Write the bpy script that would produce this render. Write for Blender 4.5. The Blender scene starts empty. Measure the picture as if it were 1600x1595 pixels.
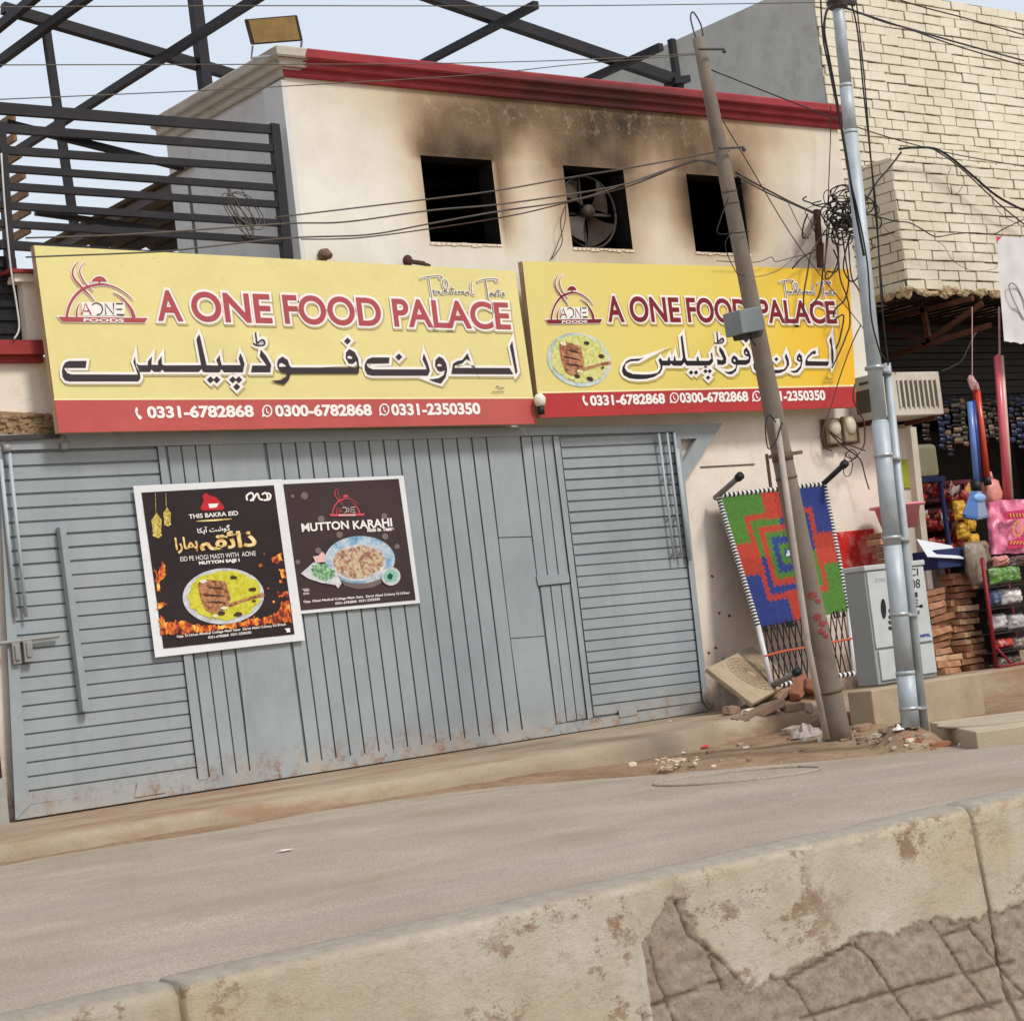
import bpy, math, random
from mathutils import Vector, Matrix, noise
rnd = random.Random(11)
sc = bpy.context.scene
R = math.radians
V = Vector

# ------------------------------------------------------------------ camera
PITCH, ROLL, YAW, FPX = R(3.7064), R(6.7776), R(38.3055), 3123.1
CAM = V((-6.62993774, -15.20016322, 1.1))
FW = V((math.sin(YAW)*math.cos(PITCH), math.cos(YAW)*math.cos(PITCH), math.sin(PITCH)))
_r = V((math.cos(YAW), -math.sin(YAW), 0)); _d = FW.cross(_r)
RT = math.cos(ROLL)*_r + math.sin(ROLL)*_d
DN = -math.sin(ROLL)*_r + math.cos(ROLL)*_d
cd = bpy.data.cameras.new('camera'); co = bpy.data.objects.new('camera', cd); sc.collection.objects.link(co)
cd.sensor_fit = 'HORIZONTAL'; cd.sensor_width = 36; cd.lens = FPX/1600*36; cd.clip_start = .1; cd.clip_end = 2000
M = Matrix((( RT.x, -DN.x, -FW.x, CAM.x), (RT.y, -DN.y, -FW.y, CAM.y), (RT.z, -DN.z, -FW.z, CAM.z), (0, 0, 0, 1)))
co.matrix_world = M; sc.camera = co

# ------------------------------------------------------------------ light
SUN_EL, SUN_AZ = R(48), R(-14)          # azimuth measured from -Y (street side) towards +X
sdir = V((math.sin(-SUN_AZ)*math.cos(SUN_EL), -math.cos(SUN_AZ)*math.cos(SUN_EL), math.sin(SUN_EL)))
w = bpy.data.worlds.new('World'); sc.world = w; w.use_nodes = True
nt = w.node_tree; nt.nodes.clear()
sky = nt.nodes.new('ShaderNodeTexSky'); sky.sky_type = 'NISHITA'; sky.sun_disc = False
sky.sun_elevation = SUN_EL; sky.sun_rotation = math.atan2(sdir.x, sdir.y)
sky.air_density = 2.1; sky.dust_density = 2.0; sky.ozone_density = 2.5; sky.altitude = 100
bg = nt.nodes.new('ShaderNodeBackground'); bg.inputs[1].default_value = .12
wo = nt.nodes.new('ShaderNodeOutputWorld'); hz = nt.nodes.new('ShaderNodeMix'); hz.data_type = 'RGBA'; hz.inputs[0].default_value = .72          # pale dusty haze veiling the blue
nt.links.new(sky.outputs[0], hz.inputs[6]); hz.inputs[7].default_value = (4.35, 4.5, 5.1, 1); nt.links.new(hz.outputs[2], bg.inputs[0]); nt.links.new(bg.outputs[0], wo.inputs[0])
sl = bpy.data.lights.new('sun', 'SUN'); sl.energy = 1.6; sl.angle = R(12); sl.color = (1, .965, .91)
so = bpy.data.objects.new('sun', sl); sc.collection.objects.link(so)
so.rotation_euler = (-sdir).to_track_quat('-Z', 'Y').to_euler(); so.location = (0, -10, 20)
sc.view_settings.view_transform = 'Standard'; sc.view_settings.look = 'None'
sc.view_settings.exposure = .6; sc.view_settings.gamma = 1
sc.render.resolution_x = 1024; sc.render.resolution_y = 1020

# ------------------------------------------------------------------ rays
def ray(px, py): return FW + RT*((px-800)/FPX) + DN*((py-797.5)/FPX)
def P(px, py, Y=0.0):
    d = ray(px, py); return CAM + d*((Y-CAM.y)/d.y)
def PZ(px, py, Z=0.0):
    d = ray(px, py); return CAM + d*((Z-CAM.z)/d.z)
def PX(px, py, X): 
    d = ray(px, py); return CAM + d*((X-CAM.x)/d.x)
def PP(px, py, o, n):
    d = ray(px, py); return CAM + d*((o-CAM).dot(n)/d.dot(n))
def sm(a, b, x):
    t = min(1, max(0, (x-a)/(b-a))); return t*t*(3-2*t)
def nz(x, y, z=0, s=1): return noise.noise(V((x*s, y*s, z*s)))
def lerp(a, b, t): return a+(b-a)*t

# ------------------------------------------------------------------ terrain heights
def zr(x): return -.1*sm(1, 6, x) - .03*sm(6, 14, x)
def yk(x): return -2.05 + .45*sm(5, 6.6, x) + .025*nz(x, 3, 0, 1.7)
def ye(x): return -2.55 - 2.6*sm(2.4, 5.2, x) - .3*sm(5, 9, x) + .12*nz(x, 9, 0, .9)
def dirt_z(x, y):
    m = sm(ye(x), ye(x)+.9, y)
    z = zr(x) - .012 + m*(.05 + .018*nz(x, y, 1, 2.2) + .01*nz(x, y, 2, 7))
    z += .33*math.exp(-((x-8.35)/.95)**2 - ((y+.55)/.62)**2)*(1+.25*nz(x, y, 4, 3))
    z += .10*math.exp(-((x-6.5)/.7)**2 - ((y+3.1)/.5)**2)*(.6+.6*nz(x, y, 5, 3))
    z += .17*math.exp(-((x-5.26)/.24)**4 - ((y+4.72)/.22)**2)*(1+.5*nz(x, y, 6, 9))
    return z
def T(x, y):
    z = zr(x)
    if y > ye(x): z = max(z, dirt_z(x, y))
    if y > yk(x): z = max(z, .13)
    return z
def G(px, py):
    d = ray(px, py); t = 4.0
    while t < 60:
        p = CAM + d*t
        if p.z <= T(p.x, p.y): return p
        t += .02
    return p

# ------------------------------------------------------------------ materials
def lin(c):
    if isinstance(c, str): c = tuple(int(c[i:i+2], 16)/255 for i in (0, 2, 4))
    else: c = tuple(k/255 for k in c)
    return tuple(k/12.92 if k < .04045 else ((k+.055)/1.055)**2.4 for k in c)
class N:
    def __init__(s, name):
        s.m = bpy.data.materials.new(name); s.m.use_nodes = True; s.t = s.m.node_tree
        s.b = s.t.nodes['Principled BSDF']; s.pos = None
    def n(s, typ, **k):
        x = s.t.nodes.new(typ)
        for a, v in k.items(): setattr(x, a, v)
        return x
    def l(s, a, b): s.t.links.new(a, b)
    def P(s):
        if s.pos is None: s.pos = s.n('ShaderNodeNewGeometry').outputs['Position']
        return s.pos
    def noise(s, scale, detail=4, rough=.6, vec=None, stretch=None):
        v = vec or s.P()
        if stretch:
            mp = s.n('ShaderNodeMapping'); mp.inputs['Scale'].default_value = stretch; s.l(v, mp.inputs[0]); v = mp.outputs[0]
        x = s.n('ShaderNodeTexNoise'); x.inputs['Scale'].default_value = scale; x.inputs['Detail'].default_value = detail
        x.inputs['Roughness'].default_value = rough; s.l(v, x.inputs['Vector']); return x.outputs['Fac']
    def ramp(s, fac, stops, interp='LINEAR'):
        r = s.n('ShaderNodeValToRGB'); e = r.color_ramp; e.interpolation = interp
        while len(e.elements) < len(stops): e.elements.new(.5)
        for el, (p, c) in zip(e.elements, stops):
            el.position = p; el.color = (*c, 1) if len(c) == 3 else c
        s.l(fac, r.inputs[0]); return r.outputs[0]
    def val(s, fac, a, b, lo=0., hi=1.):
        m = s.n('ShaderNodeMapRange'); m.inputs[1].default_value = a; m.inputs[2].default_value = b
        m.inputs[3].default_value = lo; m.inputs[4].default_value = hi; s.l(fac, m.inputs[0]); return m.outputs[0]
    def mix(s, fac, a, b, typ='MIX'):
        x = s.n('ShaderNodeMix', data_type='RGBA', blend_type=typ)
        if isinstance(fac, (int, float)): x.inputs[0].default_value = fac
        else: s.l(fac, x.inputs[0])
        for i, c in ((6, a), (7, b)):
            if isinstance(c, tuple): x.inputs[i].default_value = (*c, 1)
            else: s.l(c, x.inputs[i])
        return x.outputs[2]
    def math(s, op, a, b=None):
        x = s.n('ShaderNodeMath', operation=op)
        for i, c in ((0, a), (1, b)):
            if c is None: continue
            if isinstance(c, (int, float)): x.inputs[i].default_value = c
            else: s.l(c, x.inputs[i])
        return x.outputs[0]
    def attr(s, name): return s.n('ShaderNodeAttribute', attribute_name=name).outputs['Fac']
    def sep(s):
        x = s.n('ShaderNodeSeparateXYZ'); s.l(s.P(), x.inputs[0]); return x.outputs
    def col(s, c):
        if isinstance(c, tuple): s.b.inputs['Base Color'].default_value = (*c, 1)
        else: s.l(c, s.b.inputs['Base Color'])
    def bump(s, fac, strength=.3, dist=.02):
        x = s.n('ShaderNodeBump'); x.inputs['Strength'].default_value = strength; x.inputs['Distance'].default_value = dist
        s.l(fac, x.inputs['Height']); s.l(x.outputs[0], s.b.inputs['Normal'])
    def rough(s, v, metal=0, spec=None):
        s.b.inputs['Roughness'].default_value = v; s.b.inputs['Metallic'].default_value = metal
        if spec is not None: s.b.inputs['Specular IOR Level'].default_value = spec
MC = {}
def mat(name, c, var=.18, scale=5, rough=.8, metal=0, bump=.15, bscale=60, dirt=None, dscale=2.5, damt=.5, spec=.3, stretch=None):
    if name in MC: return MC[name]
    k = N(name); c = lin(c) if not (isinstance(c, tuple) and max(c) <= 1) else c
    a = tuple(x*(1-var) for x in c); b = tuple(min(1, x*(1+var)) for x in c)
    col = k.mix(k.val(k.noise(scale, 6, .65, stretch=stretch), .3, .7), a, b)
    if dirt: col = k.mix(k.val(k.noise(dscale, 6, .7, stretch=stretch), .5, .72, 0, damt), col, lin(dirt))
    k.col(col); k.rough(rough, metal, spec)
    if bump: k.bump(k.noise(bscale, 3), bump, .01)
    MC[name] = k.m; return k.m

# ------------------------------------------------------------------ mesh building
ORG = {}
class MB:
    def __init__(s): s.v = []; s.f = []; s.m = []; s.at = {}
    def add(s, vs, fs, mi=0):
        o = len(s.v); s.v += [V(p) for p in vs]
        for f in fs: s.f.append([i+o for i in f]); s.m.append(mi)
    def quad(s, a, b, c, d, mi=0): s.add([a, b, c, d], [(0, 1, 2, 3)], mi)
    def prism(s, A, B, mi=0):                     # A near face, B far face, same count
        n = len(A); fs = [tuple(range(n)), tuple(range(2*n-1, n-1, -1))]
        fs += [(i, i+n, (i+1) % n+n, (i+1) % n) for i in range(n)]
        s.add(list(A)+list(B), fs, mi)
    def box(s, x0, x1, y0, y1, z0, z1, mi=0):
        s.prism([(x0, y0, z0), (x1, y0, z0), (x1, y0, z1), (x0, y0, z1)], [(x0, y1, z0), (x1, y1, z0), (x1, y1, z1), (x0, y1, z1)], mi)
    def obox(s, c, a, b, d, mi=0):
        c, a, b, d = V(c), V(a), V(b), V(d)
        s.prism([c-a-b-d, c+a-b-d, c+a+b-d, c-a+b-d], [c-a-b+d, c+a-b+d, c+a+b+d, c-a+b+d], mi)
    def beam(s, p, q, wd, ht, up=(0, 0, 1), mi=0):
        p, q = V(p), V(q); d = (q-p).normalized(); u = V(up)
        if abs(d.dot(u)) > .95: u = V((0, 1, 0))
        a = d.cross(u).normalized(); b = a.cross(d)
        s.obox((p+q)/2, (q-p)/2, a*wd/2, b*ht/2, mi)
    def tube(s, pts, r, seg=8, mi=0, cap=True):
        pts = [V(p) for p in pts]; n = len(pts); o = len(s.v); prev = None
        for i, p in enumerate(pts):
            d = (pts[min(i+1, n-1)]-pts[max(i-1, 0)])
            d = d.normalized() if d.length > 1e-9 else V((0, 0, 1))
            if prev is None:
                u = V((0, 0, 1)) if abs(d.z) < .9 else V((1, 0, 0)); a = d.cross(u).normalized()
            else:
                a = (prev - d*prev.dot(d)); a = a.normalized() if a.length > 1e-6 else d.orthogonal().normalized()
            prev = a; b = d.cross(a); rr = r[i] if isinstance(r, (list, tuple)) else r
            for k in range(seg):
                t = 2*math.pi*k/seg; s.v.append(p+a*(rr*math.cos(t))+b*(rr*math.sin(t)))
        for i in range(n-1):
            for k in range(seg):
                s.f.append([o+i*seg+k, o+i*seg+(k+1) % seg, o+(i+1)*seg+(k+1) % seg, o+(i+1)*seg+k]); s.m.append(mi)
        if cap:
            s.f.append([o+k for k in range(seg)][::-1]); s.m.append(mi)
            s.f.append([o+(n-1)*seg+k for k in range(seg)]); s.m.append(mi)
    def ball(s, c, rx, ry=None, rz=None, seg=12, rings=8, mi=0, jit=0, rr=rnd):
        ry = ry or rx; rz = rz or rx; c = V(c); vs = []; fs = []
        for i in range(rings+1):
            th = math.pi*i/rings
            for k in range(seg):
                ph = 2*math.pi*k/seg; q = 1+(rr.uniform(-jit, jit) if jit else 0)
                vs.append(c+V((rx*math.sin(th)*math.cos(ph)*q, ry*math.sin(th)*math.sin(ph)*q, rz*math.cos(th)*q)))
        for i in range(rings):
            for k in range(seg): fs.append((i*seg+k, i*seg+(k+1) % seg, (i+1)*seg+(k+1) % seg, (i+1)*seg+k))
        s.add(vs, fs, mi)
    def build(s, name, mats, parent=None, smooth=False, bevel=0, tag=None, org=None, attrs=None):
        me = bpy.data.meshes.new(name)
        if parent is not None: o0 = ORG[parent.name]
        elif org is not None: o0 = V(org)
        else:
            n = len(s.v); o0 = V((sum(p.x for p in s.v)/n, sum(p.y for p in s.v)/n, min(p.z for p in s.v)))
        me.from_pydata([tuple(p-o0) for p in s.v], [], s.f)
        for m in (mats if isinstance(mats, (list, tuple)) else [mats]): me.materials.append(m)
        for p, mi in zip(me.polygons, s.m): p.material_index = mi; p.use_smooth = smooth
        for k, vals in (attrs or {}).items():
            a = me.attributes.new(k, 'FLOAT', 'POINT')
            a.data.foreach_set('value', vals)
        me.update()
        o = bpy.data.objects.new(name, me); sc.collection.objects.link(o)
        if parent is not None: o.parent = parent
        else: o.location = o0
        ORG[o.name] = o0
        if bevel:
            b = o.modifiers.new('bevel', 'BEVEL'); b.width = bevel; b.segments = 2; b.limit_method = 'ANGLE'; b.angle_limit = R(40)
        if tag: settag(o, *tag)
        return o
def settag(o, label, cat, group=None):
    o['label'] = label; o['category'] = cat
    if group: o['group'] = group
def struct(o): o['kind'] = 'structure'; return o
def thing(name, loc, label, cat, group=None):
    o = bpy.data.objects.new(name, None); sc.collection.objects.link(o); o.location = loc; o.empty_display_size = .1
    ORG[o.name] = V(loc); settag(o, label, cat, group); return o
def spline(pts, n=6, closed=False):
    pts = [V(p) for p in pts]; out = []; m = len(pts)
    rng = range(m) if closed else range(m-1)
    for i in rng:
        if closed: a, b, c, d = pts[i-1], pts[i], pts[(i+1) % m], pts[(i+2) % m]
        else: a, b, c, d = pts[max(i-1, 0)], pts[i], pts[i+1], pts[min(i+2, m-1)]
        for k in range(n):
            t = k/n; out.append(.5*((2*b)+(c-a)*t+(2*a-5*b+4*c-d)*t*t+(3*b-a-3*c+d)*t**3))
    if not closed: out.append(pts[-1])
    return out
def pquad(tl, tr, br, bl, Y): return [P(*tl, Y), P(*tr, Y), P(*br, Y), P(*bl, Y)]

# ---- flat lettering and print: shapes in picture points, laid on the real plane of the sign
def text_geo(s, off=0.0):
    cu = bpy.data.curves.new('t', 'FONT'); cu.body = s; cu.offset = off; cu.resolution_u = 6
    o = bpy.data.objects.new('t', cu); sc.collection.objects.link(o)
    me = bpy.data.meshes.new_from_object(o)
    vs = [(p.co.x, p.co.y) for p in me.vertices]; fs = [tuple(p.vertices) for p in me.polygons]
    bpy.data.objects.remove(o); bpy.data.curves.remove(cu); bpy.data.meshes.remove(me)
    return vs, fs
def poly_geo(polys, off=0.0):
    cu = bpy.data.curves.new('t', 'CURVE'); cu.dimensions = '2D'; cu.fill_mode = 'BOTH'; cu.offset = off
    for pl in polys:
        sp = cu.splines.new('POLY'); sp.points.add(len(pl)-1); sp.use_cyclic_u = True
        for q, (x, y) in zip(sp.points, pl): q.co = (x, -y, 0, 1)
    o = bpy.data.objects.new('t', cu); sc.collection.objects.link(o)
    me = bpy.data.meshes.new_from_object(o)
    vs = [(p.co.x, -p.co.y) for p in me.vertices]; fs = [tuple(p.vertices) for p in me.polygons]
    bpy.data.objects.remove(o); bpy.data.curves.remove(cu); bpy.data.meshes.remove(me)
    return vs, fs
def word_geo(s, bl, br, h, lean=.125, bold=.0, grow=0.0, shift=(0, 0)):
    base, fs = text_geo(s, bold)
    if not base: return [], []
    x0 = min(p[0] for p in base); x1 = max(p[0] for p in base); y0 = min(p[1] for p in base); y1 = max(p[1] for p in base)
    if grow: base, fs = text_geo(s, bold+grow)
    out = []
    hl, hr = h if isinstance(h, tuple) else (h, h)
    for x, y in base:
        u = (x-x0)/(x1-x0); v = (y-y0)/(y1-y0); hh = lerp(hl, hr, u)
        out.append((lerp(bl[0], br[0], u)-lean*hh*v+shift[0], lerp(bl[1], br[1], u)-hh*v+shift[1]))
    return out, fs
def rib_geo(pts, wd, n=5, grow=0.0):
    p3 = spline([(x, y, 0) for x, y in pts], n) if len(pts) > 2 else [V((x, y, 0)) for x, y in pts]
    m = len(p3); vs = []
    for i, p in enumerate(p3):
        d = (p3[min(i+1, m-1)]-p3[max(i-1, 0)]).normalized(); nn = V((-d.y, d.x, 0))
        if isinstance(wd, (list, tuple)):
            t = i/(m-1)*(len(wd)-1); k = min(int(t), len(wd)-2); ww = lerp(wd[k], wd[k+1], t-k)
        else: ww = wd
        ww = ww/2+grow
        vs += [tuple((p+nn*ww)[:2]), tuple((p-nn*ww)[:2])]
    return vs, [(2*i, 2*i+1, 2*i+3, 2*i+2) for i in range(m-1)]
class Flat:                                       # collects 2D shapes on one plane
    def __init__(s, plane): s.pl = plane; s.mb = MB(); s.k = 0
    def put(s, geo, depth, mi=0, step=.0003):
        vs, fs = geo; s.mb.add([s.pl(x, y, depth+s.k*step) for x, y in vs], fs, mi); s.k = (s.k+1) % 9
    def build(s, name, m, parent): return s.mb.build(name, m, parent) if s.mb.f else None
# ================================================================== SETTING
DUSTY = None
def road_mat():
    k = N('dusty_asphalt')
    c = k.mix(k.val(k.noise(.9, 6, .6), .35, .65), lin((165, 151, 134)), lin((188, 175, 158)))
    st = k.noise(1.6, 5, .6, stretch=(.12, 1.3, 1)); c = k.mix(k.val(st, .45, .7, 0, .55), c, lin((152, 142, 132)))
    c = k.mix(k.val(k.noise(.5, 4, .7, stretch=(.3, 1, 1)), .52, .72, 0, .7), c, lin((162, 134, 108)))
    sp = k.noise(70, 5, .85); c = k.mix(k.val(sp, .42, .62, 0, .9), c, lin((124, 111, 97)))
    c = k.mix(k.val(k.noise(14, 6, .8, stretch=(.35, 1, 1)), .55, .72, 0, .55), c, lin((120, 98, 80))); c = k.mix(k.val(k.noise(3.1, 6, .75, stretch=(.2, 1, 1)), .6, .72, 0, .5), c, lin((182, 170, 154)))
    x_, y_, z_ = k.sep(); wet = k.math('MULTIPLY', k.math('MULTIPLY', k.val(y_, -4.6, -3.4), k.val(y_, -2.2, -2.6)), k.val(k.noise(2.0, 6, .7, stretch=(.3, 2.2, 1)), .58, .66, 0, .75)); c = k.mix(wet, c, lin((122, 96, 76)))
    c = k.mix(k.val(k.noise(150, 4, .85), .58, .7, 0, .6), c, lin((206, 196, 182)))
    k.col(c); k.rough(.93, 0, .15)
    k.bump(k.math('ADD', k.noise(130, 2), k.math('MULTIPLY', k.noise(9, 4), .8)), .35, .012); return k.m
def dirt_mat():
    k = N('dry_dirt')
    c = k.mix(k.val(k.noise(1.3, 6, .65), .35, .65), lin((140, 112, 88)), lin((168, 143, 116)))
    c = k.mix(k.val(k.noise(9, 5, .75), .45, .7, 0, .7), c, lin((120, 92, 70)))
    c = k.mix(k.val(k.noise(40, 3, .8), .55, .75, 0, .7), c, lin((182, 160, 134)))
    k.col(c); k.rough(.97, 0, .1); k.bump(k.noise(45, 5, .75), .8, .02); return k.m
def pave_mat():
    k = N('worn_concrete')
    c = k.mix(k.val(k.noise(1.5, 6, .6, stretch=(.5, 1, 1)), .35, .65), lin((154, 137, 116)), lin((174, 157, 134)))
    c = k.mix(k.val(k.noise(2.2, 6, .7, stretch=(.35, 1, 1)), .48, .62, 0, .8), c, lin((150, 116, 90)))
    c = k.mix(k.val(k.noise(60, 3, .8), .5, .75, 0, .5), c, lin((126, 108, 90)))
    k.col(c); k.rough(.95, 0, .1); k.bump(k.noise(38, 5, .75), .6, .015); return k.m
M_ROAD, M_DIRT, M_PAVE = road_mat(), dirt_mat(), pave_mat()
def grid(xs, ys, zf):
    mb = MB(); nx, ny = len(xs), len(ys)
    mb.v = [V((x, y, zf(x, y))) for y in ys for x in xs]
    for j in range(ny-1):
        for i in range(nx-1):
            a = j*nx+i; mb.f.append([a, a+1, a+nx+1, a+nx]); mb.m.append(0)
    return mb
def fr(a, b, s):
    n = max(1, round((b-a)/s)); return [a+(b-a)*i/n for i in range(n+1)]
g = MB(); g.quad((-600, -600, -.4), (600, -600, -.4), (600, 600, -.4), (-600, 600, -.4))
struct(g.build('ground', M_DIRT, org=(0, 0, 0)))
xs = [-90, -50, -25] + fr(-14, 16, .2) + [25, 50, 90]; ys = fr(-26, -12, 1) + fr(-11.8, -1.9, .2)
struct(grid(xs, ys, lambda x, y: zr(x)+.006*nz(x, y, 0, .8)).build('road', M_ROAD, smooth=True, org=(0, 0, 0)))
struct(grid(fr(-8, 3, .09)+fr(3.05, 7.5, .045)+fr(7.57, 16, .09), fr(-6.4, .1, .05), dirt_z).build('dirt_shoulder', M_DIRT, smooth=True, org=(0, 0, 0)))
# raised pavement strip along the front of the gate, edge broken and rounded
pm_ = MB(); xs = fr(-14, 12, .08); rows = []
for x in xs:
    e = yk(x) + .02*nz(x, 1, 7, 6) + (.05*max(0, nz(x, 0, 3, 3.1)-.25))
    z = .13 + .006*nz(x, 2, 1, 5); b = zr(x)-.1
    rows.append([V((x, e-.05, b)), V((x, e-.035+.012*nz(x, 4, 4, 8), lerp(zr(x), z, .45))), V((x, e-.015, z-.025)), V((x, e+.02, z-.004)), V((x, e+.2, z)), V((x, -1.0, .135)), V((x, .02, .142))])
nr = len(rows[0]); pm_.v = [p for r in rows for p in r]
for i in range(len(xs)-1):
    for j in range(nr-1): pm_.f.append([i*nr+j, (i+1)*nr+j, (i+1)*nr+j+1, i*nr+j+1]); pm_.m.append(0)
struct(pm_.build('pavement', M_PAVE, smooth=True, org=(0, 0, 0)))

# ------------------------------------------------------------------ concrete road barrier in the foreground
def barrier_mat():
    k = N('painted_concrete')
    a = k.attr('bare')
    paint = k.mix(k.val(k.noise(5, 6, .6), .35, .65), lin((200, 186, 162)), lin((216, 206, 188)))
    paint = k.mix(k.val(k.noise(2.2, 5, .6, stretch=(.6, 1, 1.2)), .45, .7, 0, .6), paint, lin((204, 173, 130)))
    paint = k.mix(k.val(k.noise(26, 6, .85, stretch=(.5, 1, 1)), .5, .7, 0, .5), paint, lin((160, 144, 122)))
    paint = k.mix(k.val(k.noise(120, 4, .8), .55, .75, 0, .5), paint, lin((140, 124, 104)))
    bare = k.mix(k.val(k.noise(14, 6, .7), .35, .65), lin((186, 167, 146)), lin((208, 190, 168)))
    bare = k.mix(k.val(k.noise(6, 6, .7), .5, .7, 0, .4), bare, lin((158, 124, 100)))
    bare = k.mix(k.val(k.noise(60, 6, .85), .48, .66, 0, .6), bare, lin((132, 110, 92)))
    bare = k.mix(k.val(k.noise(22, 7, .85, stretch=(.5, 1, 1.3)), .55, .66, 0, .8), bare, lin((184, 166, 146)))
    pk = k.val(k.noise(11, 9, .8, stretch=(.7, 1, 1)), .528, .565)
    pk = k.math('MULTIPLY', pk, k.val(k.noise(3.2, 3, .5), .40, .5))
    fac = k.math('MAXIMUM', k.math('MULTIPLY', a, k.val(k.noise(30, 7, .85), .36, .5, .45, 1)), 0.0)
    paint = k.mix(k.math('MULTIPLY', pk, k.val(k.noise(24, 6, .8), .3, .55, .35, 1)), paint, lin((158, 130, 106)))
    c = k.mix(fac, paint, bare)
    c = k.mix(k.math('MULTIPLY', k.attr('joint'), .7), c, lin((92, 74, 62)))
    top = k.attr('top'); c = k.mix(top, c, k.mix(k.val(k.noise(30, 6, .8), .4, .65), lin((170, 158, 142)), lin((188, 178, 162))))
    k.col(c); k.rough(.95, 0, .1); k.bump(k.math('SUBTRACT', k.math('MULTIPLY', k.noise(90, 8, .85), k.math('ADD', 1.0, k.math('MULTIPLY', a, .9))), k.math('MULTIPLY', fac, .7)), .8, .012); return k.m
M_BARR = barrier_mat()
BY = -12.1
def seg2(px, py): p = P(px, py, BY-.06); return (p.x, p.z)
JL = [[(1024, 1482), (1034, 1530), (1056, 1600)], [(1068, 1410), (1084, 1460), (1130, 1500), (1168, 1546)], [(1228, 1532), (1250, 1550), (1276, 1600)],
      [(1338, 1474), (1362, 1498), (1425, 1600)], [(1458, 1438), (1495, 1500), (1538, 1572)], [(1516, 1446), (1560, 1510), (1596, 1560)], [(1110, 1478), (1132, 1545)],
      [(1010, 1575), (1130, 1530)], [(1250, 1590), (1400, 1545), (1580, 1502)], [(1420, 1598), (1600, 1553)], [(1475, 1462), (1520, 1446)], [(1230, 1532), (1330, 1476)]]
RIDGE = [seg2(*p) for p in ((990, 1385), (997, 1440), (1005, 1500), (1016, 1610))]
JS = [[seg2(*p) for p in l] for l in JL]
def segd(x, z, a, b):
    dx, dz = b[0]-a[0], b[1]-a[1]; t = max(0, min(1, ((x-a[0])*dx+(z-a[1])*dz)/(dx*dx+dz*dz)))
    return math.hypot(x-a[0]-dx*t, z-a[1]-dz*t)
BX = [-8.2, P(265, 1540, BY).x, P(1496, 1262, BY).x, .6]
BPOLY = [seg2(*p) for p in ((1004, 1515), (1012, 1470), (1034, 1440), (1056, 1402), (1078, 1408), (1104, 1478), (1130, 1515), (1165, 1548), (1200, 1532), (1235, 1515), (1290, 1490), (1335, 1466), (1400, 1452), (1455, 1428), (1500, 1440), (1560, 1425), (1640, 1396), (1660, 1760), (1010, 1760))]
BPX = BPOLY[0][0]-.05
def inpoly(x, z, p):
    c = False; j = len(p)-1
    for i in range(len(p)):
        (xi, zi), (xj, zj) = p[i], p[j]
        if (zi > z) != (zj > z) and x < (xj-xi)*(z-zi)/(zj-zi)+xi: c = not c
        j = i
    return c
PLE = [seg2(1000, 1480), seg2(1100, 1420), seg2(1150, 1560), seg2(1235, 1520), seg2(1340, 1470), seg2(1480, 1440), seg2(1600, 1428)]
def bare_line(x):
    p = PLE
    if x < p[0][0]: return -9
    for a, b in zip(p, p[1:]):
        if x <= b[0]: return lerp(a[1], b[1], (x-a[0])/(b[0]-a[0]))
    return p[-1][1]
BLAB = ['pale painted barrier piece left of the dark joint in the bottom left corner',
        'long middle barrier piece with peeling yellowish paint and broken plaster at its right', 'rightmost barrier piece beyond the chipped gap in the top edge']
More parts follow.
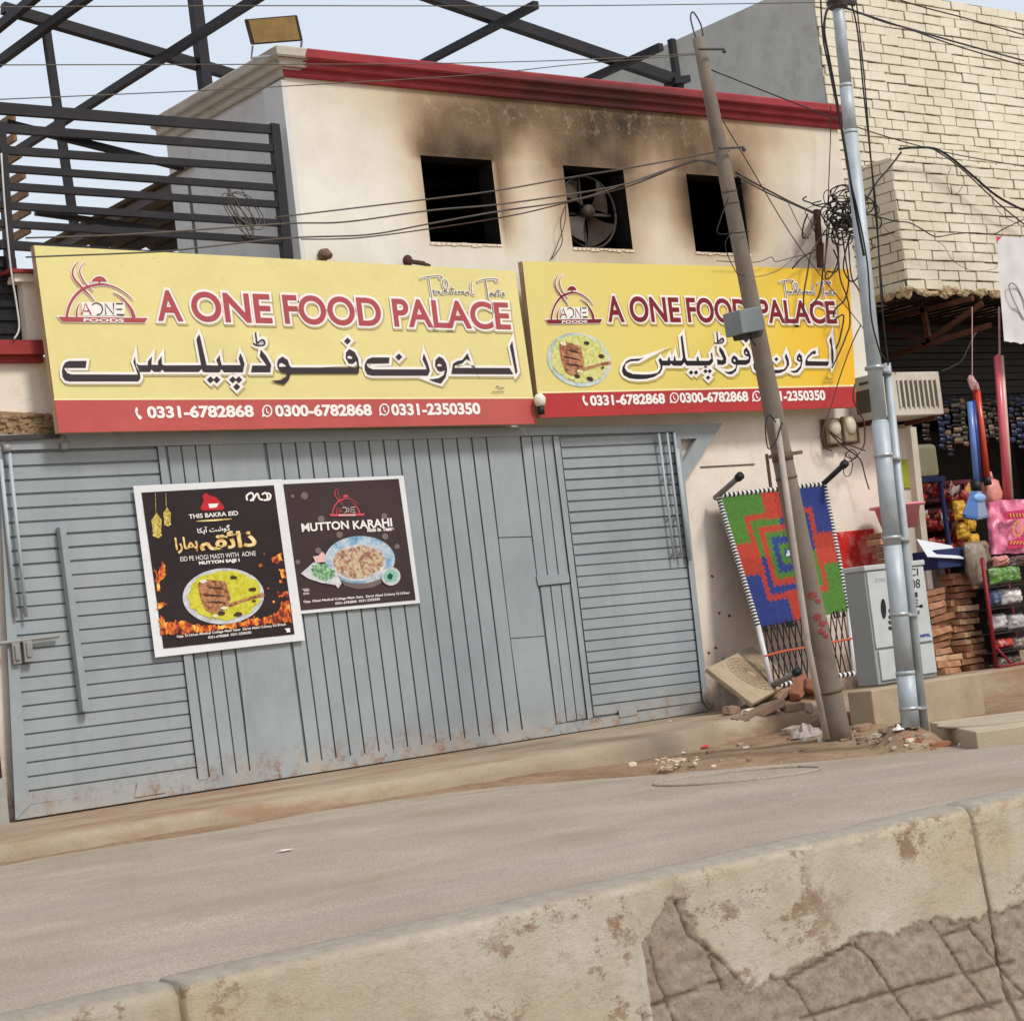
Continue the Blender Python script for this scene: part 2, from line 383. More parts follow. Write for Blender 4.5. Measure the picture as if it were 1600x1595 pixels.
for si, (xa, xb) in enumerate(zip(BX, BX[1:])):
    xa += .006; xb -= .006
    mb = MB(); bare = []; joint = []; top = []
    xs = fr(xa, xb if si < 2 else -1.9, .006 if si else .02) + ([] if si < 2 else [xb])
    prof = [(-12.03, -.05), (-12.035, .3), (-12.04, .592), (-12.048, .6), (-12.08, .602), (-12.118, .6), (-12.130, .595), (-12.136, .585)]
    zs = fr(.0, .577, .006)[::-1]
    prof += [(-12.14-.05*(.58-z)/.58-.06*sm(.2, 0, z), z) for z in zs]
    ns = len(prof)
    for x in xs:
        edge = min(x-xa, xb-x); er = max(0, 1-edge/.008)
        for j, (y, z) in enumerate(prof):
            n1 = nz(x, z, si, 9); n2 = nz(x, z, si+5, 28)
            b = 0.; jt = 0.
            if j > 7 and x > BPX:
                b = 1. if inpoly(x+.014*n1+.012*n2+.005*nz(x, z, 8, 70), z+.014*n1+.012*n2+.007*nz(x, z, 3, 60), BPOLY) else 0.
                d = min(min(segd(x, z, a, q) for a, q in zip(l, l[1:])) for l in JS)
                jt = sm(.0055, .001, d+.003*n2+.0025*n1)
            if j > 7 and si == 1:
                rd = min(segd(x, z, a, q) for a, q in zip(RIDGE, RIDGE[1:])); rg = sm(.014, .006, rd+.003*n2); b *= 1-rg; jt *= 1-rg; y -= .005*rg
            yy = y + .0035*b*(1 if j > 7 else 0) + .006*jt + .002*n1 + .0012*n2 + er*.004*(1 if j > 3 else -1)
            if j > 7 and b > .5: yy += .005*abs(nz(x, z, 9, 16))+.006*nz(x, z, 5, 42)+.005*nz(x, z, 6, 90)
            zz = z - er*.004*(1 if 2 <= j <= 7 else 0)
            if 2 <= j <= 8:
                zz += .002*nz(x, j*.1, 3, 7) - .008*max(0, nz(x, 0, 11+si, 5)-.3)
            if si >= 1 and 2 <= j <= 9:      # chipped end by the gap
                c = max(0, 1-abs(x-BX[2])/.03); zz -= .012*c*(.6+n2)
            mb.v.append(V((x, yy, zz))); bare.append(b); joint.append(jt); top.append(1. if 1 < j < 7 else 0.)
    nxs = len(xs)
    for i in range(nxs-1):
        for j in range(ns-1):
            a = i*ns+j; mb.f.append([a, a+1, a+ns+1, a+ns]); mb.m.append(0)
    mb.f.append(list(range(ns))[::-1]); mb.m.append(0); mb.f.append([(nxs-1)*ns+j for j in range(ns)]); mb.m.append(0)
    mb.build('road_barrier', M_BARR, smooth=True, attrs={'bare': bare, 'joint': joint, 'top': top}, tag=(BLAB[si], 'barrier', 'concrete barrier pieces along the road'))
# ================================================================== RESTAURANT BUILDING
WX = [(4.77, 5.64), (6.56, 7.38), (8.28, 9.10)]; WZ = (4.99, 5.84)
BX0, BX1, BZ0, BZ1 = 3.33, 10.78, 3.0, 6.5
def soot(x, z):
    s = 0.
    for i, (a, b) in enumerate(WX):
        if i == 0: dx = max(a+.25-x if z > WZ[1] else a+.0-x, x-b-.05, 0)
        else: dx = max(a-x, x-b, 0)
        dz = z-WZ[1]
        if dz > 0:
            lean = .25*dz if i == 0 else 0
            dx2 = max(a+.1+lean*1.3-x, x-b-lean, 0) if i == 0 else dx
            q = math.exp(-(dx2/(.22+.5*dz))**2)*math.exp(-max(0, dz-.08)/(.62 if i == 0 else .40))*(.74 if i == 0 else .5)
        else:
            side = (.18, .26, .22)[i]; k = (.66 if x > b else .3, .42, .78)[i]
            q = k*math.exp(-(dx/side)**1.3)*(.35+.65*sm(WZ[0]-.15, WZ[0]+.45, z))
            if z < WZ[0]: q *= math.exp(-(WZ[0]-z)/.18)*.8
        s = max(s, q)
    br = .50*math.exp(-((x-7.2)/2.05)**2-((z-6.15)/.6)**2) + .36*math.exp(-((x-7.1)/2.6)**2-((z-6.4)/.24)**2) + .16*math.exp(-((x-8.6)/1.6)**2-((z-5.6)/.9)**2)
    br += .17*math.exp(-((x-7.0)/.8)**2-((z-4.85)/.28)**2)
    n = nz(x, z, 0, 1.6)*.5+nz(x, z, 3, 5)*.35+nz(x*2.5, z*.7, 7, 4)*.2
    return max(0, min(1, (s+br*(1-s*.6))*(1+.35*n)))
def wall_mat():
    k = N('sooty_plaster'); s = k.attr('soot'); x, y, z = k.sep()
    base = k.mix(k.val(k.noise(1.6, 6, .6), .35, .65), lin((214, 207, 193)), lin((228, 222, 210)))
    base = k.mix(k.val(k.noise(14, 6, .8), .55, .75, 0, .35), base, lin((206, 186, 160)))
    nb = k.noise(30, 5, .75)
    f = k.math('ADD', s, k.math('MULTIPLY', k.math('SUBTRACT', nb, .5), k.math('MULTIPLY', s, .35)))
    st = k.ramp(f, [(0, (1, 1, 1)), (.18, (.86, .77, .66)), (.42, (.56, .44, .33)), (.7, (.27, .19, .13)), (1, (.035, .025, .02))])
    c = k.mix(1.0, base, st, 'MULTIPLY')
    # light efflorescence streaks just under the cornice
    e = k.math('MULTIPLY', k.val(z, 6.12, 6.22), k.val(k.noise(8, 7, .8), .52, .66, 0, .35))
    c = k.mix(e, c, lin((205, 180, 145)))
    k.col(c); k.rough(.9, 0, .15); k.bump(k.noise(40, 4, .7), .25, .01); return k.m
M_WALL = wall_mat()
def lower_mat():
    k = N('lower_plaster'); x, y, z = k.sep()
    c = k.mix(k.val(k.noise(1.8, 6, .6), .35, .65), lin((222, 208, 192)), lin((231, 219, 204)))
    c = k.mix(k.val(k.noise(6, 7, .8), .52, .72, 0, .5), c, lin((196, 168, 144)))
    low = k.math('MULTIPLY', k.val(z, 1.0, .25), k.val(k.noise(3.5, 7, .75), .35, .6))
    c = k.mix(low, c, lin((146, 110, 88)))
    k.col(c); k.rough(.92, 0, .15); k.bump(k.noise(36, 4, .7), .3, .01); return k.m
M_LOW = lower_mat()
M_GREYPL = mat('grey_plaster_paint', (206, 204, 199), .08, 2, bump=.15, dirt=(165, 160, 155), dscale=3)
M_CONC = mat('grey_concrete', (158, 154, 144), .12, 3, bump=.3, dirt=(120, 112, 100))
M_REDC = None
def red_mat():
    k = N('red_cornice_paint'); x, y, z = k.sep()
    c = k.mix(k.val(k.noise(4, 5, .6), .3, .7), lin((136, 40, 46)), lin((158, 56, 60)))
    # soot on the middle of the cornice
    s = k.math('MULTIPLY', k.math('MULTIPLY', k.val(x, 4.6, 6.3), k.val(x, 9.6, 7.6)), k.val(k.noise(3, 5, .6), .25, .6, .6, .95))
    s = k.math('MULTIPLY', s, k.val(z, 6.73, 6.66))
    c = k.mix(s, c, lin((74, 44, 38)))
    k.col(c); k.rough(.7, 0, .3); k.bump(k.noise(30, 3), .15, .01); return k.m
M_REDC = red_mat()
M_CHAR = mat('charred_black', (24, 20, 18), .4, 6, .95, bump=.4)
bld = thing('restaurant_building', (7.0, 0, 0), 'cream two storey restaurant building with red cornice and three burnt out windows', 'building')
# upper wall with its three openings
xs = sorted(set(fr(BX0, WX[0][0], .06)+fr(*WX[0], .06)+fr(WX[0][1], WX[1][0], .06)+fr(*WX[1], .06)+fr(WX[1][1], WX[2][0], .06)+fr(*WX[2], .06)+fr(WX[2][1], BX1, .06)))
zs = sorted(set(fr(BZ0, WZ[0], .07)+fr(*WZ, .06)+fr(WZ[1], BZ1, .05)))
mb = MB(); mb.v = [V((x, 0, z)) for z in zs for x in xs]; nx = len(xs)
for j in range(len(zs)-1):
    for i in range(nx-1):
        cx, cz = (xs[i]+xs[i+1])/2, (zs[j]+zs[j+1])/2
        if WZ[0] < cz < WZ[1] and any(a < cx < b for a, b in WX): continue
        a = j*nx+i; mb.f.append([a, a+1, a+nx+1, a+nx]); mb.m.append(0)
at = [soot(p.x, p.z) for p in mb.v]
mb.build('wall', M_WALL, bld, attrs={'soot': at})
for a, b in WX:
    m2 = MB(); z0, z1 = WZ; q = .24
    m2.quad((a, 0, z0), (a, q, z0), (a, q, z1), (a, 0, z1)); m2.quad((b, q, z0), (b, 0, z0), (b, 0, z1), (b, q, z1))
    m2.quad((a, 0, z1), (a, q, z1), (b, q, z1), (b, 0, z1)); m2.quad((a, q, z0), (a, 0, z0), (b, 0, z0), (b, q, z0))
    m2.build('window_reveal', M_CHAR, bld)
    ms = MB()                                     # broken plaster lip round the opening
    for k in range(14):
        x = lerp(a, b, k/14); ms.obox((x+.03, -.004, z0-.012-.01*rnd.random()), (.034, 0, 0), (0, .006, 0), (0, 0, .006+.01*rnd.random()))
    ms.build('window_sill', mat('chipped_plaster', (224, 206, 182), .15, 30, bump=.5), bld)
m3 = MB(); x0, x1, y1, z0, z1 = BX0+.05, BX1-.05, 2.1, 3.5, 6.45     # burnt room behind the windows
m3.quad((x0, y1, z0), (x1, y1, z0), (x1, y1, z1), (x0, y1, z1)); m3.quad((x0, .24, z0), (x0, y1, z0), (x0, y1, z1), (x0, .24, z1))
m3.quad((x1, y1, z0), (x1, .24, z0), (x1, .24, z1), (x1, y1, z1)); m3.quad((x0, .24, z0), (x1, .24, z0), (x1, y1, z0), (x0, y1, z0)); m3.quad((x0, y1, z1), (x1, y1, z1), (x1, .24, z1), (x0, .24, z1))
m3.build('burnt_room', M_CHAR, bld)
# side wall (faces left), back, roof
m4 = MB(); YB = 2.3
m4.quad((BX0, YB, 3.0), (BX0, 0, 3.0), (BX0, 0, 6.5), (BX0, YB, 6.5)); m4.quad((BX1, 0, 3.0), (BX1, YB, 3.0), (BX1, YB, 6.5), (BX1, 0, 6.5))
m4.quad((BX1, YB, 3.0), (BX0, YB, 3.0), (BX0, YB, 6.5), (BX1, YB, 6.5))
m4.build('side_wall', M_GREYPL, bld)
m4 = MB(); m4.box(BX0-.05, BX0+.002, -.006, .33, 3.3, 6.46); m4.build('corner_pilaster', mat('pilaster_paint', (208, 206, 202), .06, 3, bump=.1), bld)
m4 = MB(); m4.box(BX0+.02, BX1-.02, .02, YB-.02, 6.5, 6.58); m4.build('roof', M_CONC, bld)
# stepped cornice: profile of three rolls
prof = [(0, 6.49), (-.045, 6.49), (-.06, 6.51), (-.06, 6.545), (-.075, 6.56), (-.11, 6.56), (-.125, 6.575), (-.125, 6.61), (-.14, 6.625), (-.18, 6.63), (-.195, 6.645), (-.195, 6.715), (-.18, 6.73), (0, 6.735)]
prof = [(a*.85, b) for a, b in prof]
def cornice(x0, x1, miter=True):
    m = MB(); n = len(prof)
    A = [V((x0+(y if miter else 0), y, z)) for y, z in prof]; B = [V((x1, y, z)) for y, z in prof]
    m.v = A+B
    for i in range(n-1): m.f.append([i, i+n, i+n+1, i+1]); m.m.append(0)
    m.f.append(list(range(n, 2*n))); m.m.append(0); return m
cornice(BX0, BX1+.05).build('front_cornice', M_REDC, bld)
m = MB(); n = len(prof)
m.v = [V((BX0+y, y, z)) for y, z in prof]+[V((BX0+y, YB, z)) for y, z in prof]
for i in range(n-1): m.f.append([i+n, i, i+1, i+n+1]); m.m.append(0)
m.f.append(list(range(n, 2*n))[::-1]); m.m.append(0)
m.build('side_cornice', mat('bare_cornice_plaster', (186, 178, 164), .1, 4, bump=.3, dirt=(140, 128, 110)), bld)
m = MB(); m.quad((BX0, 0, 6.736), (BX1, 0, 6.736), (BX1, YB, 6.736), (BX0, YB, 6.736)); m.build('roof_screed', M_CONC, bld)
# grey flaked corner of the front cornice
m = MB(); 
for i in range(3, n-1):
    (y0, z0), (y1, z1) = prof[i], prof[i+1]
    xe = .12+.05*rnd.random()
    m.quad((BX0+y0-.002, y0-.003, z0), (BX0+xe, y0-.003, z0), (BX0+xe+.03, y1-.003, z1+.001), (BX0+y1-.002, y1-.003, z1+.001))
m.build('cornice_corner', mat('bare_cornice_plaster', (186, 178, 164)), bld)
# lower storey
m = MB(); m.box(-9, 11.28, .0, .3, -.25, 3.0); m.build('lower_wall', M_LOW, bld)
m = MB(); m.box(-9, BX0, 0, .28, 3.002, P(40, 553, -.12).z-.002); m.build('parapet', M_LOW, bld)
door = thing('maroon_door', (-.7, -.02, .16), 'dark maroon door panel at the far left edge beside the gate', 'door')
m = MB(); m.box(-1.3, -.1, -.05, -.005, .5, 2.4); m.build('door_panel', mat('maroon_door_paint', (58, 26, 26), .2, 4, .6), door)
m = MB(); m.box(-1.3, -.1, -.1, -.004, .1, .497); m.build('door_step', M_CONC, door)
m = MB(); m.box(7.95, 8.75, -.008, -.001, 2.668, 2.684); m.build('shadow_gap_strip', mat('shadow_gap_dark', (96, 84, 76), .1), bld)  # thin dark strip laid on the wall to stand in for a shadow gap
m = MB(); q = pquad((-4, 642), (92, 648), (96, 684), (-4, 684), -.012); m.prism(q, [p+V((0, .02, 0)) for p in q])
for k in range(60):
    c = P(rnd.uniform(-2, 92), rnd.uniform(648, 682), -.02); m.ball(c, rnd.uniform(.02, .07), .012, rnd.uniform(.01, .025), 6, 4, jit=.3)
m.build('exposed_masonry', mat('crumbling_masonry', (150, 122, 92), .3, 12, bump=.8, bscale=25, dirt=(84, 66, 50), dscale=9, damt=.9), bld)
m = MB(); m.box(-9, P(72, 540, -.12).x, -.12, .3, P(40, 553, -.12).z, P(40, 531, -.12).z); m.box(-9, P(68, 560, -.06).x, -.06, -.002, P(40, 566, -.06).z, P(40, 553, -.12).z-.001)
m.build('ledge', mat('red_ledge_paint', (140, 50, 48), .15, 6, dirt=(100, 70, 60)), bld)
zc = P(40, 531, -.12).z
m = MB(); xa, xb = P(38, 480, -.05).x, P(72, 480, -.05).x; zt = P(40, 442, -.05).z
m.box(xa, xb, -.05, .25, zc+.002, zt); m.box(xa-.08, xb+.1, -.09, .28, zt+.001, zt+.07); 
m.build('parapet_post', [M_LOW], bld)
m = MB(); m.box(xa-.14, xb+.14, -.13, .3, zt+.071, P(40, 420, -.13).z); m.build('post_cap', mat('red_ledge_paint', (140, 50, 48)), bld)
m = MB(); m.box(-9, BX0, .31, 8, 2.7, 2.98); m.build('terrace_slab', M_CONC, bld)
m = MB()
for px, y0, y1 in ((1113, 900, 908), (1124, 958, 964), (1140, 962, 970), (1108, 1020, 1034), (1118, 1012, 1020), (1130, 1030, 1036)):
    a = P(px, y0, -.003); m.ball(a, .02, .004, .014, 7, 4, jit=.4)
m.build('plaster_scar', mat('plaster_scar', (120, 86, 66), .2), bld)
# small stubs over the left sign
m = MB(); p = P(505, 399, -.02); m.tube([p, p+V((0, -.05, -.0)), p+V((.02, -.09, -.03))], [.06, .055, .03], 10); m.build('pipe_stub', mat('stub_clay', (112, 90, 68), .4, 30, bump=.6), bld)
m = MB(); a = P(637, 408, -.1); m.ball(a, .05, .05, .06, 8, 6); m.beam(a, P(662, 412, -.1), .05, .03); m.beam(P(655, 410, -.1), P(672, 416, -.1), .02, .03)
m.build('fixing_bracket', mat('rusty_bracket', (70, 48, 36), .3), bld)

# exhaust fan in the middle window
fc = P(921, 331, .1)
fan = thing('exhaust_fan', fc, 'smoke blackened exhaust fan standing in the middle burnt window', 'fan')
M_FAN = mat('sooty_fan_steel', (62, 52, 43), .35, 6, .6, bump=.1)
m = MB(); ring = [fc+V((.38*math.cos(t*math.pi/24)*1.0, .03, .38*math.sin(t*math.pi/24))) for t in range(49)]; m.tube(ring, .014, 8); m.build('fan_ring', mat('fan_ring_steel', (50, 43, 37), .3, 8, .6), fan, True)
m = MB(); m.tube([fc+V((-.02, -.03, 0)), fc+V((-.02, .1, 0))], .07, 14); m.build('fan_hub', M_FAN, fan, True)
m = MB()
for k in range(4):
    t0 = math.radians(35+90*k); vs = []
    for i in range(7):
        r = lerp(.05, .355, i/6); wd = lerp(.35, .95, i/6)
        for j in range(5):
            t = t0+wd*(j/4-.5)*1.25; vs.append(fc+V((-.02+r*math.cos(t), .03-.07*(j/4-.5)*(1+i/6), r*math.sin(t))))
    m.add(vs, [(i*5+j, i*5+j+1, i*5+j+6, i*5+j+5) for i in range(6) for j in range(4)])
m.build('fan_blades', M_FAN, fan, True)
m = MB(); m.beam(fc+V((-.38, .12, 0)), fc+V((.38, .12, 0)), .03, .03); m.beam(fc+V((0, .12, -.38)), fc+V((0, .12, .38)), .03, .03); m.build('fan_bracket', M_FAN, fan)

# floodlight on the cornice corner
a, b, c, d = (P(381, 30, -.12), P(465, 23, -.12), P(474.5, 65, -.12), P(392, 71.5, -.12))
fl = thing('floodlight', P(432, 80, -.05), 'square black floodlight with amber face bolted above the cornice corner', 'floodlight')
m = MB(); u = V((0, .09, .02)); m.prism([a, b, c, d], [a+u+V((.08, 0, -.06)), b+u+V((-.05, 0, -.06)), c+u+V((-.08, 0, .06)), d+u+V((.05, 0, .06))]); m.build('lamp_body', mat('lamp_black', (48, 38, 36), .2), fl, bevel=.01)
def ins(q, t): 
    c0 = sum(q, V())/4; return [c0+(p-c0)*t for p in q]
q = [p+V((0, -.006, 0)) for p in ins([a, b, c, d], .86)]; m = MB(); m.prism(q, [p+V((0, .004, 0)) for p in q]); m.build('lamp_glass', mat('amber_reflector', (128, 100, 52), .2, 9, .35, bump=.05), fl)
m = MB(); e = d+V((.02, 0, 0)); f = c+V((-.02, .0, 0)); m.tube([e, e+V((0, .05, -.1)), f+V((0, .05, -.1)), f], .012, 6); m.tube([(e+f)/2+V((0, .05, -.1)), (e+f)/2+V((0, .07, -.16))], .015, 6)
m.build('lamp_bracket', mat('bracket_grey', (150, 150, 155), .1), fl)

# ------------------------------------------------------------------ black steel roof frame, screen
M_STEEL = mat('black_steel_paint', (32, 29, 33), .25, 4, .55, bump=.1, dirt=(58, 52, 50), damt=.5)
fr_ = thing('roof_frame', (6, 1, 6.6), 'bare black steel roof frame of crossing beams standing above the building', 'steel frame')
def beam_px(name, p, q, wd, ht):
    m = MB(); m.beam(p, q, wd, ht); m.build(name, M_STEEL, fr_)
YA, YG = 1.6, .9
beam_px('rafter', P(4, 13, YA), P(385, 124, YA), .09, .1); beam_px('rafter', P(560, -44, YG), P(1058, 127, YG), .1, .12)
for (p, yy), (q, r_) in ((((66, 48), YA), ((150, -12), (-60, 138))), (((252, 84), YA), ((420, -22), (30, 240))), (((787, 34), YG), ((838, 8), (610, 126))), (((975, 96), YG), ((1028, 73), (880, 146)))):
    z = P(*p, yy).z-.1; a = PZ(*q, z); b = PZ(*r_, z); b.x = a.x = (a.x+b.x)/2
    if q[0] > 800: b.y = min(b.y, 4.5)
    beam_px('purlin', a, b, .07, .08)
z = P(25, 18, YA).z-.1; a = PZ(60, -8, z); b = PZ(-30, 66, z); beam_px('purlin', a, b, .07, .08)
a = P(72, 48, YA-.02); b = P(116, 352, YA-.02); beam_px('frame_post', a, b, .07, .07); a = P(303, -14, YA-.05); b = P(322, 145, YA-.05); beam_px('frame_post', a, b, .11, .11)
a = P(1049, 62, YG); b = P(1059, 132, YG); beam_px('frame_post', a, b, .07, .07)
m = MB(); c = P(1058, 128, YG); m.obox(c, (.12, 0, .02), (0, .1, 0), (0, 0, .04)); m.box(c.x-.05, c.x+.05, YG-.05, YG+.05, 6.74, c.z-.03); m.build('frame_foot', M_STEEL, fr_)

scr = thing('slat_screen', (1.6, .02, 3.6), 'black steel screen of horizontal slats left of the building corner', 'screen')
sl_ = [((0, 159), (436, 196), (0, 178), (436, 209)), ((3, 193), (429, 226), (3, 207), (429, 237)), ((4, 228), (431, 258), (4, 241), (431, 268)), ((6, 257), (433, 288), (6, 268), (433, 298)),
       ((8, 285), (436, 314), (8, 297), (436, 324)), ((10, 316), (438, 343), (10, 327), (438, 353)), ((12, 345), (441, 371), (12, 356), (441, 381)), ((15, 376), (300, 396), (15, 390), (300, 408))]
for i, (tl, tr, bl, br) in enumerate(sl_):
    q = pquad((tl[0]-90, tl[1]-7), tr, br, (bl[0]-90, bl[1]-7), -.02); m = MB(); m.prism(q, [p+V((0, .05, 0)) for p in q]); m.build('top_rail' if i == 0 else 'slat', M_STEEL, scr)
q = pquad((424, 192), (437, 194), (459, 404), (444, 403), -.03); m = MB(); m.prism(q, [p+V((0, .07, 0)) for p in q]); m.build('screen_post', M_STEEL, scr)
q = pquad((-2, 190), (9, 191), (26, 432), (13, 432), -.03); m = MB(); m.prism(q, [p+V((0, .07, 0)) for p in q]); m.build('screen_post', M_STEEL, scr)
m = MB(); m.beam(P(10, 193, .1), P(285, 262, .1), .05, .06); m.build('brace', M_STEEL, scr)
m = MB(); m.beam(P(55, 332, .1), P(240, 358, .1), .04, .05); m.build('brace', M_STEEL, scr)
# brown slats of the return at the left, running away from the street
ret = thing('wooden_slat_return', P(10, 390, .3), 'brown wooden slats running back behind the left end of the screen', 'screen')
for i, (x, y) in enumerate(((22, 182), (24, 214), (32, 240), (38, 272), (42, 300), (46, 328), (46, 358))):
    p = P(x, y, .55); m = MB(); m.beam(p, p+V((0, 2.4, 0)), .03, .07); m.build('slat', mat('brown_slat', (132, 98, 64), .25, 5, .7), ret)
# tin roofed shed behind the screen
z = 6.15; shed = thing('tin_roof_shed', (2.6, 3, 2.98), 'rusty tin roof shed with purlins seen through the screen', 'shed')
a = PZ(287, 255, z); b = PZ(62, 384, z)
m = MB(); xl = (a.x+b.x)/2; y0, y1 = a.y, b.y
vs = []; cols = fr(xl, xl+3.6, .06)
for y in (y0, y1): vs += [(x, y, z+.03*math.sin(x*2*math.pi/.24)) for x in cols]
m.add(vs, [(i, i+1, i+1+len(cols), i+len(cols)) for i in range(len(cols)-1)]); m.build('tin_sheet', mat('rusty_tin', (120, 104, 84), .3, 3, .7, bump=.2, dirt=(80, 60, 46)), shed)
for x in fr(xl+.15, xl+2.3, .42):
    m = MB(); m.beam((x, y0, z-.09), (x, y1, z-.09), .07, .09); m.build('purlin', mat('grey_timber', (98, 92, 90), .2), shed)
m = MB(); m.box(xl+.1, xl+3.4, y1-.1, y1, 2.98, z-.15); m.build('shed_wall', mat('shed_wall', (150, 130, 108), .25, 2), shed)
for y in (y0+.15, y1-.2):
    m = MB(); m.beam((xl+.1, y, 2.98), (xl+.1, y, z-.12), .06, .06); m.build('shed_post', mat('grey_timber', (98, 92, 90)), shed)
# black crate and pipe at the far left end
crate = thing('black_bin', P(15, 530, .05), 'black ribbed plastic bin on the terrace left of the red capped post', 'bin')
q0 = P(-60, 535, .05); q1 = P(26, 400, .05); m = MB(); m.box(q0.x, q1.x, .05, .7, zc+.003, q1.z); m.build('bin_body', mat('black_plastic', (30, 30, 32), .3, 8, .5), crate, bevel=.02)
m = MB()
for k in range(6): 
    zz = lerp(zc+.08, q1.z-.1, k/5); m.box(q0.x+.05, q1.x-.05, .03, .051, zz, zz+.05)
m.build('bin_rib', mat('black_plastic', (30, 30, 32)), crate)
m = MB(); m.tube(spline([P(2, 240, -.14), P(8, 330, -.15), P(17, 420, -.15), P(25, 470, -.15), P(30, 512, -.15), P(22, 530, -.14)], 4), .008, 8)
m.build('downpipe', mat('white_hose', (200, 196, 186), .1), tag=('thin white hose hanging down the left end post', 'hose'), smooth=True)
# ================================================================== SIGNBOARDS
def printm(name, c, var=.05, rough=.55, fade=None):
    if name in MC: return MC[name]
    k = N(name); c = lin(c)
    b = k.mix(k.val(k.noise(2.2, 5, .6), .3, .7), tuple(x*(1-var) for x in c), tuple(min(1, x*(1+var)) for x in c))
    if fade:
        zz_ = k.sep()[2]; b = k.mix(k.math('MULTIPLY', k.val(zz_, 4.35, 4.7), k.val(k.noise(9, 7, .85, stretch=(1, 1, 1.6)), .6, .66, 0, .7)), b, lin((150, 128, 84)))
        b = k.mix(k.val(k.noise(1.1, 4, .6), .5, .75, 0, .35), b, tuple(x*1.12 for x in lin(fade)))
    if fade: b = k.mix(k.val(k.noise(26, 5, .75), .58, .75, 0, .35), b, lin(fade))
    k.col(b); k.rough(rough, 0, .3); k.bump(k.noise(2.2, 4), .25, .05); MC[name] = k.m; return k.m
M_Y1 = printm('faded_yellow_vinyl', (224, 210, 142), .05, .55, (198, 184, 124))
k = N('yellow_vinyl'); x, y, z = k.sep()
c = k.ramp(k.val(k.math('ADD', x, k.math('MULTIPLY', k.noise(1.6, 4, .6), .8)), 6.0, 10.7), [(0, lin((219, 204, 128))), (.55, lin((222, 200, 96))), (.8, lin((232, 192, 58))), (1, lin((238, 180, 40)))])
k.col(c); k.rough(.5, 0, .3); k.bump(k.noise(2.5, 3), .1, .03); M_Y2 = k.m
M_R1 = printm('faded_red_vinyl', (186, 84, 80), .06, .55, (170, 90, 80)); M_R2 = printm('red_vinyl', (176, 50, 52), .06)
M_L1 = printm('faded_red_letters', (172, 76, 80), .06); M_L2 = printm('maroon_letters', (122, 22, 32), .08)
M_WH = printm('white_print', (240, 232, 224), .03); M_BK1 = printm('faded_black_print', (56, 46, 48), .08); M_BK2 = printm('black_print', (30, 18, 20), .1)
M_SH1 = printm('grey_print_shadow', (186, 172, 118), .04); M_SH2 = printm('olive_print_shadow', (186, 166, 84), .05)
M_CR = printm('cream_line', (240, 226, 170), .03); M_GR = printm('grey_script', (128, 118, 100), .05); M_DK = printm('dark_grey_print', (70, 60, 62), .05)
M_EDGE = mat('sign_frame_timber', (176, 150, 116), .15, 4, bump=.2, dirt=(120, 92, 66))
def logo_parts(tr, halo=True):
    red, dark, white, halos = [], [], [], []
    rb = [([(355, 845), (375, 740), (430, 620), (520, 520), (620, 465), (760, 435), (880, 445), (1000, 490), (1110, 560), (1190, 635)], [30, 32, 34, 36, 36, 28, 18, 14, 10, 5]),
          ([(935, 535), (1040, 600), (1120, 690), (1170, 770), (1195, 850)], [6, 16, 28, 40, 46]), ([(480, 842), (485, 740), (530, 660)], [24, 18, 5]),
          ([(500, 150), (440, 230), (430, 310), (470, 390), (560, 490), (640, 570), (700, 640)], [8, 18, 22, 22, 26, 14, 6]),
          ([(590, 150), (530, 220), (520, 290), (560, 380), (610, 450), (690, 520)], [5, 10, 14, 14, 14, 5]), ([(765, 390), (765, 440)], 20)]
    py = [[(665, 398), (690, 362), (730, 338), (765, 333), (805, 342), (835, 365), (858, 398)], [(248, 840), (1368, 855), (1330, 912), (305, 902)]]
    ltr = [[(545, 815), (590, 670), (660, 815)], [(570, 770), (640, 770)]], [[(670, 692), (720, 668), (780, 690), (802, 745), (780, 800), (730, 814)], [(845, 815), (833, 675), (945, 815), (938, 665)], [(970, 675), (1060, 678)], [(975, 745), (1050, 745)], [(980, 810), (1075, 815)]]
    def t(g): return [tr(*p) for p in g[0]], g[1]
    for p, wd in rb:
        red.append(t(rib_geo(p, wd))); halos.append(t(rib_geo(p, wd, grow=13)))
    for p in py:
        red.append(t(poly_geo([p]))); halos.append(t(poly_geo([p], 13)))
    halos.append(t(rib_geo([(540, 742), (1080, 745)], 150, grow=10)))
    def lr(p, wd, g=0): return rib_geo(p, wd, 5 if len(p) > 4 else 1, grow=g)
    for p in ltr[0]: red.append(t(lr(p, 17)))
    for p in ltr[1]: dark.append(t(lr(p, 15)))
    white.append(t(word_geo('FOODS', (565, 901), (1070, 908), 42, .0, .03)))
    return red, dark, white, halos
